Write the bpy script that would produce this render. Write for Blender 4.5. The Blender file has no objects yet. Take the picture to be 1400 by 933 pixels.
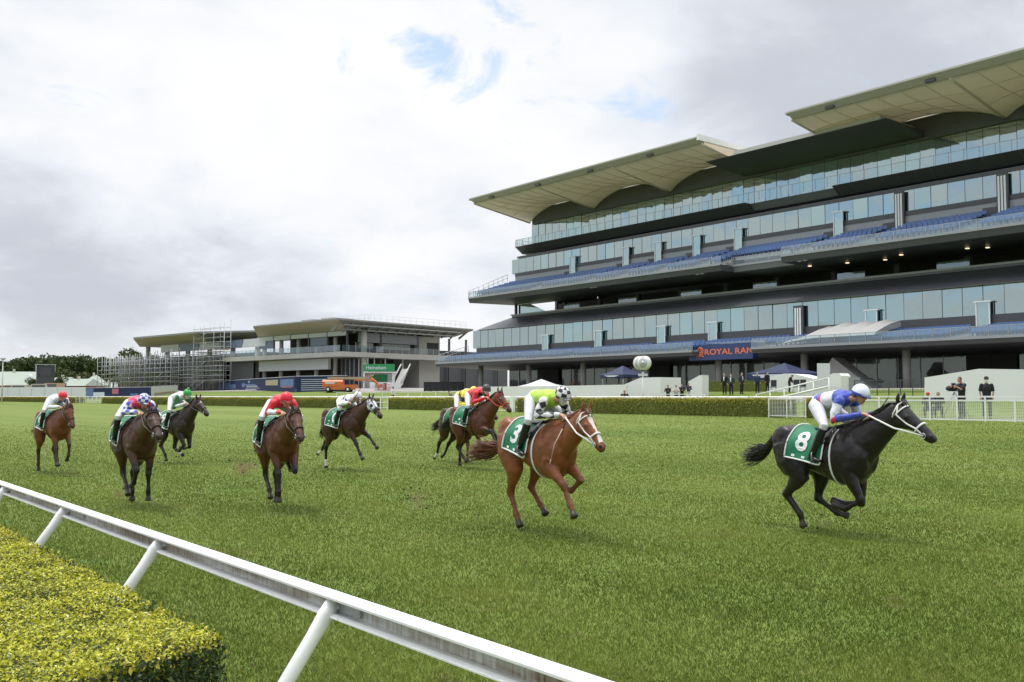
import bpy, math, random
import numpy as np
from mathutils import Matrix, Vector, noise as mnoise
random.seed(7); RNG = np.random.default_rng(11)
SC = bpy.context.scene
COL = SC.collection
rad = math.radians

# ------------------------------------------------------------------ camera geometry
F = 1300.0; CX, CY = 700.0, 466.5; HOR = 542.0; VPX = -350.0; CAMZ = 2.1
TILT = math.atan((HOR - CY) / F)
YAW = math.atan((CX - VPX) * math.cos(TILT) / F)
VH = Vector((-math.cos(YAW), math.sin(YAW), 0)); RT = Vector((math.sin(YAW), math.cos(YAW), 0))
UP = Vector((0, 0, 1))
FW = VH * math.cos(TILT) + UP * math.sin(TILT)
CU = -VH * math.sin(TILT) + UP * math.cos(TILT)
CAM = Vector((0, 0, CAMZ))
def ray(px, py): return FW * F + RT * (px - CX) - CU * (py - CY)
def at_plane(px, py, p, n):
    d = ray(px, py); n = Vector(n); return CAM + d * ((Vector(p) - CAM).dot(n) / d.dot(n))
def atY(px, py, Y): return at_plane(px, py, (0, Y, 0), (0, 1, 0))
def atX(px, py, X): return at_plane(px, py, (X, 0, 0), (1, 0, 0))
def atD(px, py, D):
    d = ray(px, py); return CAM + d * (D / d.dot(VH))
_GY = [-400, 17, 24, 32, 42, 48, 63, 79, 90, 4000]; _GZ = [0, 0, .10, .42, .94, 1.2, 2.3, 2.8, 2.9, 2.9]
def gz(y): return float(np.interp(y, _GY, _GZ))
def gz2(x, y):        # the ground lifts a little round the second stand
    s = lambda t: (lambda c: c * c * (3 - 2 * c))(min(1, max(0, t)))
    return gz(y) + .62 * s((-x - 124) / 14) * s((y - 58) / 24)
def ground_at(px, Y):
    p = atY(px, 500, Y); return Vector((p.x, Y, gz(Y)))

# ------------------------------------------------------------------ materials
def lin(r, g=None, b=None):
    if g is None: r, g, b = r
    f = lambda c: (c / 12.92 if c <= .04045 else ((c + .055) / 1.055) ** 2.4)
    return (f(r / 255), f(g / 255), f(b / 255))
class NT:
    def __init__(s, m): s.t = m.node_tree; s.n = s.t.nodes; s.l = s.t.links
    def add(s, ty, **kw):
        n = s.n.new(ty)
        for k, v in kw.items():
            if k.startswith('i_'): n.inputs[k[2:].replace('_', ' ')].default_value = v
            else: setattr(n, k, v)
        return n
    def link(s, a, b): s.l.new(a, b)
def base_mat(name):
    m = bpy.data.materials.new(name); m.use_nodes = True; nt = NT(m)
    return m, nt, nt.n['Principled BSDF']
def mat(name, col, rough=.6, metal=0, var=.12, scale=3.0, bump=0, bscale=40, dirt=None, spec=.5, coat=0):
    m, nt, b = base_mat(name)
    b.inputs['Roughness'].default_value = rough; b.inputs['Metallic'].default_value = metal
    b.inputs['Specular IOR Level'].default_value = spec
    if coat: b.inputs['Coat Weight'].default_value = coat
    tc = nt.add('ShaderNodeTexCoord')
    nz = nt.add('ShaderNodeTexNoise', i_Scale=scale, i_Detail=6.0, i_Roughness=.6); nt.link(tc.outputs['Object'], nz.inputs['Vector'])
    mx = nt.add('ShaderNodeMix', data_type='RGBA')
    mx.inputs[6].default_value = (*[c * (1 - var) for c in col], 1); mx.inputs[7].default_value = (*[min(1, c * (1 + var)) for c in col], 1)
    nt.link(nz.outputs['Fac'], mx.inputs[0]); out = mx.outputs[2]
    if dirt:
        dcol, amt, ds = dirt
        n2 = nt.add('ShaderNodeTexNoise', i_Scale=ds, i_Detail=8.0, i_Roughness=.7); nt.link(tc.outputs['Object'], n2.inputs['Vector'])
        r = nt.add('ShaderNodeMapRange'); r.inputs[1].default_value = .5; r.inputs[2].default_value = .72; r.inputs[4].default_value = amt
        nt.link(n2.outputs['Fac'], r.inputs[0])
        m2 = nt.add('ShaderNodeMix', data_type='RGBA'); m2.inputs[7].default_value = (*dcol, 1)
        nt.link(out, m2.inputs[6]); nt.link(r.outputs[0], m2.inputs[0]); out = m2.outputs[2]
    nt.link(out, b.inputs['Base Color'])
    if bump:
        n3 = nt.add('ShaderNodeTexNoise', i_Scale=bscale, i_Detail=4.0); nt.link(tc.outputs['Object'], n3.inputs['Vector'])
        bp = nt.add('ShaderNodeBump', i_Strength=bump, i_Distance=.02); nt.link(n3.outputs['Fac'], bp.inputs['Height']); nt.link(bp.outputs[0], b.inputs['Normal'])
    return m
def attr_mat(name, rough=.5, var=.15, scale=8, spec=.5, sheen=0, bump=0, bscale=30, trans=0, coat=0):
    m, nt, b = base_mat(name)
    b.inputs['Roughness'].default_value = rough; b.inputs['Specular IOR Level'].default_value = spec
    b.inputs['Sheen Weight'].default_value = sheen; b.inputs['Coat Weight'].default_value = coat; b.inputs['Coat Roughness'].default_value = .35
    a = nt.add('ShaderNodeAttribute', attribute_name='col')
    tc = nt.add('ShaderNodeTexCoord')
    nz = nt.add('ShaderNodeTexNoise', i_Scale=scale, i_Detail=5.0); nt.link(tc.outputs['Object'], nz.inputs['Vector'])
    r = nt.add('ShaderNodeMapRange'); r.inputs[1].default_value = .25; r.inputs[2].default_value = .75; r.inputs[3].default_value = 1 - var; r.inputs[4].default_value = 1 + var
    nt.link(nz.outputs['Fac'], r.inputs[0])
    v = nt.add('ShaderNodeVectorMath', operation='SCALE'); nt.link(a.outputs['Color'], v.inputs[0]); nt.link(r.outputs[0], v.inputs['Scale'])
    nt.link(v.outputs[0], b.inputs['Base Color'])
    if bump:
        n3 = nt.add('ShaderNodeTexNoise', i_Scale=bscale, i_Detail=3.0); nt.link(tc.outputs['Object'], n3.inputs['Vector'])
        bp = nt.add('ShaderNodeBump', i_Strength=bump, i_Distance=.03); nt.link(n3.outputs['Fac'], bp.inputs['Height']); nt.link(bp.outputs[0], b.inputs['Normal'])
    if trans:
        t = nt.add('ShaderNodeBsdfTranslucent'); nt.link(v.outputs[0], t.inputs['Color'])
        ms = nt.add('ShaderNodeMixShader'); ms.inputs[0].default_value = trans
        nt.link(b.outputs[0], ms.inputs[1]); nt.link(t.outputs[0], ms.inputs[2]); nt.link(ms.outputs[0], nt.n['Material Output'].inputs['Surface'])
    return m
def glass_mat(name, tint=(.55, .7, .68), reflect=.6, clear=.2, back=(.03, .05, .05), rough=.03):
    m, nt, b = base_mat(name)
    b.inputs['Base Color'].default_value = (*back, 1); b.inputs['Roughness'].default_value = .2
    g = nt.add('ShaderNodeBsdfGlossy'); g.inputs['Color'].default_value = (*tint, 1); g.inputs['Roughness'].default_value = rough
    t = nt.add('ShaderNodeBsdfTransparent'); t.inputs['Color'].default_value = (.7, .82, .8, 1)
    tc = nt.add('ShaderNodeTexCoord'); nz = nt.add('ShaderNodeTexNoise', i_Scale=.5, i_Detail=2.0); nt.link(tc.outputs['Object'], nz.inputs['Vector'])
    bp = nt.add('ShaderNodeBump', i_Strength=.035, i_Distance=.3); nt.link(nz.outputs['Fac'], bp.inputs['Height']); nt.link(bp.outputs[0], g.inputs['Normal'])
    m1 = nt.add('ShaderNodeMixShader'); m1.inputs[0].default_value = clear / max(1e-6, 1 - reflect) if reflect < 1 else 0
    nt.link(b.outputs[0], m1.inputs[1]); nt.link(t.outputs[0], m1.inputs[2])
    m2 = nt.add('ShaderNodeMixShader'); m2.inputs[0].default_value = reflect
    nt.link(m1.outputs[0], m2.inputs[1]); nt.link(g.outputs[0], m2.inputs[2]); nt.link(m2.outputs[0], nt.n['Material Output'].inputs['Surface'])
    return m

# ------------------------------------------------------------------ mesh builder
def rotz(a): return Matrix.Rotation(a, 4, 'Z')
_TXT = {}
def text_geo(s, bold=0.0):
    k = (s, bold)
    if k not in _TXT:
        cu = bpy.data.curves.new('t', 'FONT'); cu.body = s; cu.align_x = 'CENTER'; cu.align_y = 'CENTER'; cu.offset = bold; cu.resolution_u = 3
        ob = bpy.data.objects.new('t', cu); COL.objects.link(ob)
        dg = bpy.context.evaluated_depsgraph_get(); me = bpy.data.meshes.new_from_object(ob.evaluated_get(dg))
        _TXT[k] = ([v.co.copy() for v in me.vertices], [tuple(p.vertices) for p in me.polygons])
        bpy.data.objects.remove(ob); bpy.data.curves.remove(cu); bpy.data.meshes.remove(me)
    return _TXT[k]
XF = {}
class MB:
    def __init__(s): s.V = []; s.F = []; s.M = []; s.S = []; s.xf = None; s.C = []
    def add(s, vs, fs, m=0, smooth=False, col=None):
        o = len(s.V)
        for v in vs:
            v = Vector(v); s.V.append(s.xf @ v if s.xf is not None else v); s.C.append(col or (1, 1, 1))
        for f in fs: s.F.append(tuple(i + o for i in f)); s.M.append(m); s.S.append(smooth)
    def bx(s, x0, x1, y0, y1, z0, z1, m=0, col=None):
        s.add([(x, y, z) for z in (z0, z1) for y in (y0, y1) for x in (x0, x1)],
              [(0, 2, 3, 1), (4, 5, 7, 6), (0, 1, 5, 4), (2, 6, 7, 3), (0, 4, 6, 2), (1, 3, 7, 5)], m, col=col)
    def box(s, c, size, m=0, R=None, col=None):
        c = Vector(c); h = [x / 2 for x in size]; R = R.to_3x3() if R is not None else Matrix.Identity(3)
        s.add([c + R @ Vector((x * h[0], y * h[1], z * h[2])) for z in (-1, 1) for y in (-1, 1) for x in (-1, 1)],
              [(0, 2, 3, 1), (4, 5, 7, 6), (0, 1, 5, 4), (2, 6, 7, 3), (0, 4, 6, 2), (1, 3, 7, 5)], m, col=col)
    def quad(s, a, b, c, d, m=0): s.add([a, b, c, d], [(0, 1, 2, 3)], m)
    def extr(s, prof, x0, x1, m=0, caps=True):
        n = len(prof); vs = [(x0, y, z) for y, z in prof] + [(x1, y, z) for y, z in prof]
        fs = [(i, (i + 1) % n, n + (i + 1) % n, n + i) for i in range(n)]
        if caps: fs += [tuple(range(n - 1, -1, -1)), tuple(range(n, 2 * n))]
        s.add(vs, fs, m)
    def prism(s, poly, z0, z1, m=0):
        n = len(poly); s.add([(x, y, z0) for x, y in poly] + [(x, y, z1) for x, y in poly],
              [(i, (i + 1) % n, n + (i + 1) % n, n + i) for i in range(n)] + [tuple(range(n - 1, -1, -1)), tuple(range(n, 2 * n))], m)
    def loft(s, pts, hs, ws, side=(0, 1, 0), n=12, m=0, smooth=True, sq=1.0, col=None):
        pts = [Vector(p) for p in pts]; k = len(pts)
        if not hasattr(hs, '__len__'): hs = [hs] * k
        if not hasattr(ws, '__len__'): ws = [ws] * k
        vs = []
        for i, p in enumerate(pts):
            t = (pts[min(i + 1, k - 1)] - pts[max(i - 1, 0)]).normalized()
            sd = Vector(side); sd = (sd - t * sd.dot(t))
            if sd.length < 1e-4: sd = Vector((1, 0, 0)) - t * t.x
            sd.normalize(); u = t.cross(sd)
            for j in range(n):
                a = 2 * math.pi * j / n; c, q = math.cos(a), math.sin(a)
                if sq != 1: c = math.copysign(abs(c) ** sq, c); q = math.copysign(abs(q) ** sq, q)
                vs.append(p + sd * (ws[i] * c) + u * (hs[i] * q))
        fs = [(i * n + j, i * n + (j + 1) % n, (i + 1) * n + (j + 1) % n, (i + 1) * n + j) for i in range(k - 1) for j in range(n)]
        fs += [tuple(range(n - 1, -1, -1)), tuple((k - 1) * n + j for j in range(n))]
        s.add(vs, fs, m, smooth, col)
    def tube(s, pts, r, m=0, n=8, smooth=True, col=None): s.loft(pts, r, r, side=(.13, .31, .94) if abs((Vector(pts[-1]) - Vector(pts[0])).normalized().z) < .8 else (.9, .3, .1), n=n, m=m, smooth=smooth, col=col)
    def ell(s, c, r, m=0, n=12, k=8, R=None, col=None):
        c = Vector(c); vs = []; R = R.to_3x3() if R is not None else Matrix.Identity(3)
        for i in range(k + 1):
            th = math.pi * i / k
            for j in range(n):
                a = 2 * math.pi * j / n
                vs.append(c + R @ Vector((r[0] * math.sin(th) * math.cos(a), r[1] * math.sin(th) * math.sin(a), r[2] * math.cos(th))))
        fs = [(i * n + j, (i + 1) * n + j, (i + 1) * n + (j + 1) % n, i * n + (j + 1) % n) for i in range(k) for j in range(n)]
        s.add(vs, fs, m, True, col)
    def text(s, body, c, ux, uy, h, m=0, bold=0.0, width=None):
        vs, fs = text_geo(body, bold); ux = Vector(ux).normalized(); uy = Vector(uy).normalized(); c = Vector(c)
        k = h / .7; kx = k
        if width: xs = [v.x for v in vs]; kx = width / (max(xs) - min(xs))
        s.add([c + ux * (v.x * kx) + uy * (v.y * k) for v in vs], fs, m)
    def mesh(s, name, mats):
        me = bpy.data.meshes.new(name); me.from_pydata([tuple(v) for v in s.V], [], s.F)
        for mt in (mats if isinstance(mats, (list, tuple)) else [mats]): me.materials.append(mt)
        me.polygons.foreach_set('material_index', s.M); me.polygons.foreach_set('use_smooth', s.S)
        if any(c != (1, 1, 1) for c in s.C): set_col(me, np.array(s.C))
        me.update(); return me
    def build(s, name, mats, parent=None, world=True):
        if parent is not None and world and parent.name in XF:
            inv = XF[parent.name].inverted(); s.V = [inv @ v for v in s.V]
        o = bpy.data.objects.new(name, s.mesh(name, mats)); COL.objects.link(o)
        if parent is not None:
            o.parent = parent
            if parent.name in XF: XF[o.name] = XF[parent.name]
        return o
def set_col(me, arr):
    a = me.color_attributes.new('col', 'FLOAT_COLOR', 'POINT')
    full = np.ones((len(me.vertices), 4), dtype=np.float32); full[:, :3] = arr; a.data.foreach_set('color', full.ravel())
def np_mesh(name, verts, faces, mats, cols=None, smooth=False):
    """verts (N,3) array, faces (M,k) array of equal-size faces"""
    me = bpy.data.meshes.new(name); k = faces.shape[1]
    me.vertices.add(len(verts)); me.vertices.foreach_set('co', verts.astype(np.float32).ravel())
    me.loops.add(faces.size); me.loops.foreach_set('vertex_index', faces.astype(np.int32).ravel())
    me.polygons.add(len(faces)); me.polygons.foreach_set('loop_start', np.arange(0, faces.size, k, dtype=np.int32))
    me.polygons.foreach_set('use_smooth', np.full(len(faces), smooth))
    for m in (mats if isinstance(mats, (list, tuple)) else [mats]): me.materials.append(m)
    me.update(calc_edges=True); me.validate()
    if cols is not None: set_col(me, cols)
    return me
def link(name, me, parent=None):
    o = bpy.data.objects.new(name, me); COL.objects.link(o)
    if parent is not None: o.parent = parent
    return o
def thing(name, label, cat, loc=(0, 0, 0), rz=0, group=None):
    o = bpy.data.objects.new(name, None); COL.objects.link(o); o.location = loc; o.rotation_euler = (0, 0, rz); o.empty_display_size = .3
    o['label'] = label; o['category'] = cat
    if group: o['group'] = group
    XF[o.name] = Matrix.Translation(Vector(loc)) @ rotz(rz); return o
def tag(o, label, cat, group=None):
    o['label'] = label; o['category'] = cat
    if group: o['group'] = group
    return o
def struct(o, kind='structure'): o['kind'] = kind; return o
def remesh(mb, voxel, smooth=3, name='m'):
    me = bpy.data.meshes.new(name); me.from_pydata([tuple(v) for v in mb.V], [], mb.F)
    ob = bpy.data.objects.new('tmp', me); COL.objects.link(ob)
    md = ob.modifiers.new('r', 'REMESH'); md.mode = 'VOXEL'; md.voxel_size = voxel; md.use_smooth_shade = True
    if smooth:
        sm = ob.modifiers.new('s', 'SMOOTH'); sm.factor = .5; sm.iterations = smooth
    dg = bpy.context.evaluated_depsgraph_get(); out = bpy.data.meshes.new_from_object(ob.evaluated_get(dg))
    bpy.data.objects.remove(ob); bpy.data.meshes.remove(me); out.name = name
    return out
def mesh_co(me):
    a = np.empty(len(me.vertices) * 3, dtype=np.float32); me.vertices.foreach_get('co', a); return a.reshape(-1, 3)
WHITE = mat('white_paint', (.78, .78, .76), .4, var=.05, dirt=((.35, .32, .27), .35, 2.5))
STEEL = mat('galvanised_steel', (.42, .43, .44), .4, .7)
DARKM = mat('charcoal_cladding', (.07, .073, .08), .45, var=.2, scale=.8)
BLACKM = mat('black_rubber', (.018, .018, .02), .6)
CONC = mat('concrete', (.36, .35, .33), .8, var=.2, scale=.7, bump=.2, bscale=12, dirt=((.2, .19, .17), .3, .6))
# ------------------------------------------------------------------ camera, light, sky
cd = bpy.data.cameras.new('camera'); cam = bpy.data.objects.new('camera', cd); COL.objects.link(cam); SC.camera = cam
cd.sensor_fit = 'HORIZONTAL'; cd.sensor_width = 36; cd.lens = 36 * F / 1400; cd.clip_start = .05; cd.clip_end = 6000
Rm = Matrix((RT, CU, -FW)).transposed().to_4x4(); cam.matrix_world = Matrix.Translation(CAM) @ Rm
SUN_DIR = (ray(330, 466).normalized() * .30 + Vector((0, -.22, .9))).normalized()      # towards the sun
sl = bpy.data.lights.new('sun', 'SUN'); sl.energy = 1.5; sl.angle = rad(10); sl.color = (1, .95, .88)
so = bpy.data.objects.new('sun', sl); COL.objects.link(so); so.rotation_euler = SUN_DIR.to_track_quat('Z', 'Y').to_euler(); so.location = (0, 0, 80)
W = bpy.data.worlds.new('World'); SC.world = W; W.use_nodes = True
nt = NT(W); bg = nt.n['Background']; bg.inputs['Strength'].default_value = .1
sky = nt.add('ShaderNodeTexSky'); sky.sky_type = 'NISHITA'; sky.sun_disc = False
sky.sun_elevation = math.asin(SUN_DIR.z); sky.sun_rotation = math.atan2(SUN_DIR.x, SUN_DIR.y)
sky.air_density = 1.0; sky.dust_density = .8; sky.ozone_density = 1.5
tc = nt.add('ShaderNodeTexCoord')
sep = nt.add('ShaderNodeSeparateXYZ'); nt.link(tc.outputs['Generated'], sep.inputs[0])
def mth(op, a, b=None, c=None, clamp=False):
    n = nt.add('ShaderNodeMath', operation=op, use_clamp=clamp)
    for i, x in enumerate((a, b, c)):
        if x is None: continue
        if isinstance(x, (int, float)): n.inputs[i].default_value = x
        else: nt.link(x, n.inputs[i])
    return n.outputs[0]
zc = mth('ADD', mth('MAXIMUM', sep.outputs[2], 0.0), .34)
cmb = nt.add('ShaderNodeCombineXYZ'); nt.link(mth('DIVIDE', sep.outputs[0], zc), cmb.inputs[0]); nt.link(mth('DIVIDE', sep.outputs[1], zc), cmb.inputs[1])
def nz(vec, scale, detail=9, rough=.6, off=(0, 0, 0), dist=0.0):
    mp = nt.add('ShaderNodeMapping'); mp.inputs['Location'].default_value = off; nt.link(vec, mp.inputs[0])
    n = nt.add('ShaderNodeTexNoise', i_Scale=scale, i_Detail=float(detail), i_Roughness=rough, i_Distortion=dist); nt.link(mp.outputs[0], n.inputs['Vector']); return n.outputs['Fac']
P = cmb.outputs[0]
def sstep(x, a, b, lo=0.0, hi=1.0):
    r = nt.add('ShaderNodeMapRange', interpolation_type='SMOOTHSTEP'); nt.link(x, r.inputs[0])
    r.inputs[1].default_value = a; r.inputs[2].default_value = b; r.inputs[3].default_value = lo; r.inputs[4].default_value = hi; return r.outputs[0]
def near_dir(px, py, r0, r1):
    d = ray(px, py).normalized(); n = nt.add('ShaderNodeVectorMath', operation='DOT_PRODUCT'); n.inputs[1].default_value = d
    nt.link(tc.outputs['Generated'], n.inputs[0]); return sstep(n.outputs['Value'], math.cos(rad(r1)), math.cos(rad(r0)))
# cloud thickness: big billows with ragged edges; a few banks of heavier and of thinner cloud
n1 = nz(P, 1.5, 10, .55, (3.1, 1.7, 0), .25); n2 = nz(P, 4.2, 9, .58, (7.3, 2.2, 5), .4); n3 = nz(P, .6, 4, .5, (1.3, 4.2, 9))
dens = mth('ADD', mth('MULTIPLY', n1, .54), mth('ADD', mth('MULTIPLY', n2, .34), mth('MULTIPLY', n3, .12)))
def addw(x, w, k): return mth('ADD', x, mth('MULTIPLY', w, k))
for px, py, r0, r1, k in SKY_BANKS if 'SKY_BANKS' in globals() else [
        (1290, 20, 2, 17, .17), (20, 450, 2, 13, .10), (250, 400, 2, 12, .08), (480, 330, 2, 12, .06), (60, 60, 2, 16, .05), (430, 60, 2, 15, -.025), (760, 190, 1, 10, -.03), (560, 410, 1, 6, -.06), (300, 300, 1, 9, -.04), (60, 320, 1, 7, -.05)]:
    dens = addw(dens, near_dir(px, py, r0, r1), k)
gw = None
for px, py, r0, r1 in ((600, 80, 0, 3.5), (650, 85, 0, 5.5), (720, 120, 0, 5.0), (880, 150, 0, 3.8), (690, 10, 0, 2.5)):
    w = near_dir(px, py, r0, r1); gw = w if gw is None else mth('MAXIMUM', gw, w)
gfb = sstep(mth('ADD', mth('MULTIPLY', sep.outputs[1], -1.0), mth('MULTIPLY', sep.outputs[0], .2)), .25, .75)     # broken cloud behind the camera
n4 = nz(P, 6.0, 9, .62, (2.3, 8.1, 3), .6)
gsrc = mth('ADD', n4, mth('ADD', mth('MULTIPLY', gw, -.15), mth('MULTIPLY', gfb, -.20)))
gap = sstep(gsrc, .20, .37)                                    # 0 = blue gap, 1 = cloud
thick = sstep(dens, .36, .75)
ramp = nt.add('ShaderNodeValToRGB'); nt.link(thick, ramp.inputs[0])
e = ramp.color_ramp.elements; e[0].position = 0; e[0].color = (7.0, 7.05, 7.1, 1); e[1].position = 1; e[1].color = (4.05, 4.3, 4.75, 1)
e2 = e.new(.32); e2.color = (6.4, 6.5, 6.7, 1); e3 = e.new(.62); e3.color = (5.5, 5.8, 6.3, 1)
hz = sstep(sep.outputs[2], .0, .09)                             # pale air low over the horizon
mh = nt.add('ShaderNodeMix', data_type='RGBA'); mh.inputs[6].default_value = (6.2, 6.3, 6.2, 1)
nt.link(mth('ADD', mth('MULTIPLY', hz, .75), .25, clamp=True), mh.inputs[0]); nt.link(ramp.outputs[0], mh.inputs[7])
blue = nt.add('ShaderNodeMix', data_type='RGBA'); blue.inputs[0].default_value = .45; blue.inputs[7].default_value = (6.5, 7.8, 9.5, 1); nt.link(sky.outputs[0], blue.inputs[6])
mc = nt.add('ShaderNodeMix', data_type='RGBA'); nt.link(gap, mc.inputs[0]); nt.link(blue.outputs[2], mc.inputs[6]); nt.link(mh.outputs[2], mc.inputs[7])
zen = sstep(sep.outputs[2], .42, .80, 1.0, 2.1)              # sky overhead, out of view, brightened to add light on the ground
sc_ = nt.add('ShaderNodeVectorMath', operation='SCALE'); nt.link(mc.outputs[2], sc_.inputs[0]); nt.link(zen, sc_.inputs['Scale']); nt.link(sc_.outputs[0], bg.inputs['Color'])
SC.view_settings.view_transform = 'Standard'; SC.view_settings.look = 'None'; SC.view_settings.exposure = .55; SC.view_settings.gamma = 1
SC.render.engine = 'CYCLES'; SC.cycles.max_bounces = 6; SC.cycles.transparent_max_bounces = 12; SC.cycles.use_denoising = True
SC.cycles.caustics_reflective = False; SC.cycles.caustics_refractive = False

# ------------------------------------------------------------------ ground
def turf_mat():
    m, t, b = base_mat('turf')
    tc = t.add('ShaderNodeTexCoord'); b.inputs['Roughness'].default_value = .8; b.inputs['Specular IOR Level'].default_value = .2
    def nz(s, d=6.0, sc=(1, 1, 1), r=.6):
        mp = t.add('ShaderNodeMapping'); mp.inputs['Scale'].default_value = sc; t.link(tc.outputs['Object'], mp.inputs[0])
        n = t.add('ShaderNodeTexNoise', i_Scale=s, i_Detail=d, i_Roughness=r); t.link(mp.outputs[0], n.inputs['Vector']); return n.outputs['Fac']
    def mix(f, a, bb, lo=.35, hi=.65):
        r = t.add('ShaderNodeMapRange'); r.inputs[1].default_value = lo; r.inputs[2].default_value = hi; t.link(f, r.inputs[0])
        x = t.add('ShaderNodeMix', data_type='RGBA'); t.link(r.outputs[0], x.inputs[0])
        for s, v in ((6, a), (7, bb)):
            if isinstance(v, tuple): x.inputs[s].default_value = (*v, 1)
            else: t.link(v, x.inputs[s])
        return x.outputs[2]
    fine = mix(nz(16, 8), (.078, .125, .017), (.150, .198, .038), .3, .7)
    band = mix(nz(.16, 3, (.12, 1.6, 1)), (.098, .152, .020), (.175, .225, .046), .35, .65)
    c = t.add('ShaderNodeMix', data_type='RGBA'); c.inputs[0].default_value = .55; t.link(fine, c.inputs[6]); t.link(band, c.inputs[7])
    patch = mix(nz(.55, 7), c.outputs[2], (.16, .19, .05), .52, .78)
    worn = mix(nz(2.6, 6, (.6, 1, 1), .7), patch, (.115, .105, .045), .63, .8)
    t.link(worn, b.inputs['Base Color'])
    bp = t.add('ShaderNodeBump', i_Strength=.5, i_Distance=.04); t.link(nz(30, 5), bp.inputs['Height']); t.link(bp.outputs[0], b.inputs['Normal'])
    return m
TURF = turf_mat()
ys = sorted(set([-400, -60, -20, -6, 0, 6, 12] + list(range(16, 100, 2)) + [42, 48, 63, 79, 110, 150, 250, 500, 1000, 2500]))
xs = [-3000, -1500, -800, -500, -400] + list(range(-320, 80, 20)) + [120, 200, 400]
xs = sorted(xs + list(range(-142, -122, 3)))
V = np.array([(x, y, gz2(x, y)) for y in ys for x in xs]); nx = len(xs)
Fc = np.array([(j * nx + i, j * nx + i + 1, (j + 1) * nx + i + 1, (j + 1) * nx + i) for j in range(len(ys) - 1) for i in range(nx - 1)])
struct(link('ground', np_mesh('ground', V, Fc, TURF, smooth=True)))
PAVE = mat('paving', (.30, .285, .26), .85, var=.2, scale=.5, bump=.1, dirt=((.2, .19, .17), .4, .3))
def sheet(name, pts, mt, dz=.006):     # polygons laid 6 mm over the ground, cut into strips so that they follow its slope
    mb = MB(); (x0, y0, x1, y1) = pts
    yy = [y0] + [y for y in ys if y0 < y < y1] + [y1]
    xx = [x0] + [x for x in xs if x0 < x < x1] + [x1]
    for a, b in zip(yy[:-1], yy[1:]):
        for c, d in zip(xx[:-1], xx[1:]): mb.quad((c, a, gz2(c, a) + dz), (d, a, gz2(d, a) + dz), (d, b, gz2(d, b) + dz), (c, b, gz2(c, b) + dz))
    return struct(mb.build(name, mt))
sheet('concourse', (-125, 74, 20, 118), PAVE)
sheet('service_road', (-330, 73, -126, 160), PAVE, .008)

# ------------------------------------------------------------------ main grandstand
XE = -120.0; XR = -8.0
TEAL = glass_mat('facade_glass', (.53, .63, .62), .62, .0, (.04, .068, .068))
TEAL2 = glass_mat('facade_glass_pale', (.50, .66, .66), .62, .0, (.07, .12, .12))
RAILG = glass_mat('balustrade_glass', (.8, .88, .95), .16, .74, (.35, .45, .55))
BEIGE = mat('canopy_membrane', (.76, .71, .57), .7, var=.1, scale=.25, dirt=((.45, .42, .33), .4, .15))
GREYP = mat('grey_panel', (.30, .31, .33), .5, var=.08)
MIDG = mat('mid_grey_soffit', (.18, .187, .20), .5, var=.15)
def fabric(m, k, c):      # tensioned fabric lets part of the daylight through
    t = NT(m); tr = t.add('ShaderNodeBsdfTranslucent'); tr.inputs['Color'].default_value = (*c, 1); ms = t.add('ShaderNodeMixShader'); ms.inputs[0].default_value = k
    t.link(t.n['Principled BSDF'].outputs[0], ms.inputs[1]); t.link(tr.outputs[0], ms.inputs[2]); t.link(ms.outputs[0], t.n['Material Output'].inputs['Surface'])
fabric(BEIGE, .2, (.86, .80, .66))
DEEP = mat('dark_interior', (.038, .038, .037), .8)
SEATB = mat('blue_seat_plastic', (.06, .12, .28), .35, var=.25, scale=.6)
BLUES = mat('blue_sign_panel', (.026, .045, .14), .4, var=.1)
ORANGE = mat('orange_lettering', (.80, .18, .035), .5, var=.03)
LAMP, _t, _b = base_mat('downlight_glow'); _b.inputs['Emission Color'].default_value = (1, .78, .5, 1); _b.inputs['Emission Strength'].default_value = 1
gs = thing('grandstand', 'huge tiered glass and charcoal grandstand under beige cantilevered canopies', 'grandstand', (-60, 100, gz(100)))
def E(px, py): p = atX(px, py, XE); return p.y, p.z
def mline(px, m): return E(px, HOR - m * (px - VPX))
tipY, tipZ = E(642, 273)
g6Y, g6T = mline(727, .2178); _, g6B = mline(727, .193)
s6Y, s6Z = E(704, 338); s6bY, s6bZ = E(714, 348)
g5Y, g5T = mline(700, .177); _, g5B = mline(700, .159)
t5Y, t5Z = E(640, 408)
wlY, wlZ = mline(692, .1055)
glY, glT = mline(647, .0893); _, glB = mline(647, .0655); _, plB = mline(647, .059)
t1Y, t1Z = E(595, 497)
def Xat(px, Y): return atY(px, 400, Y).x
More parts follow.
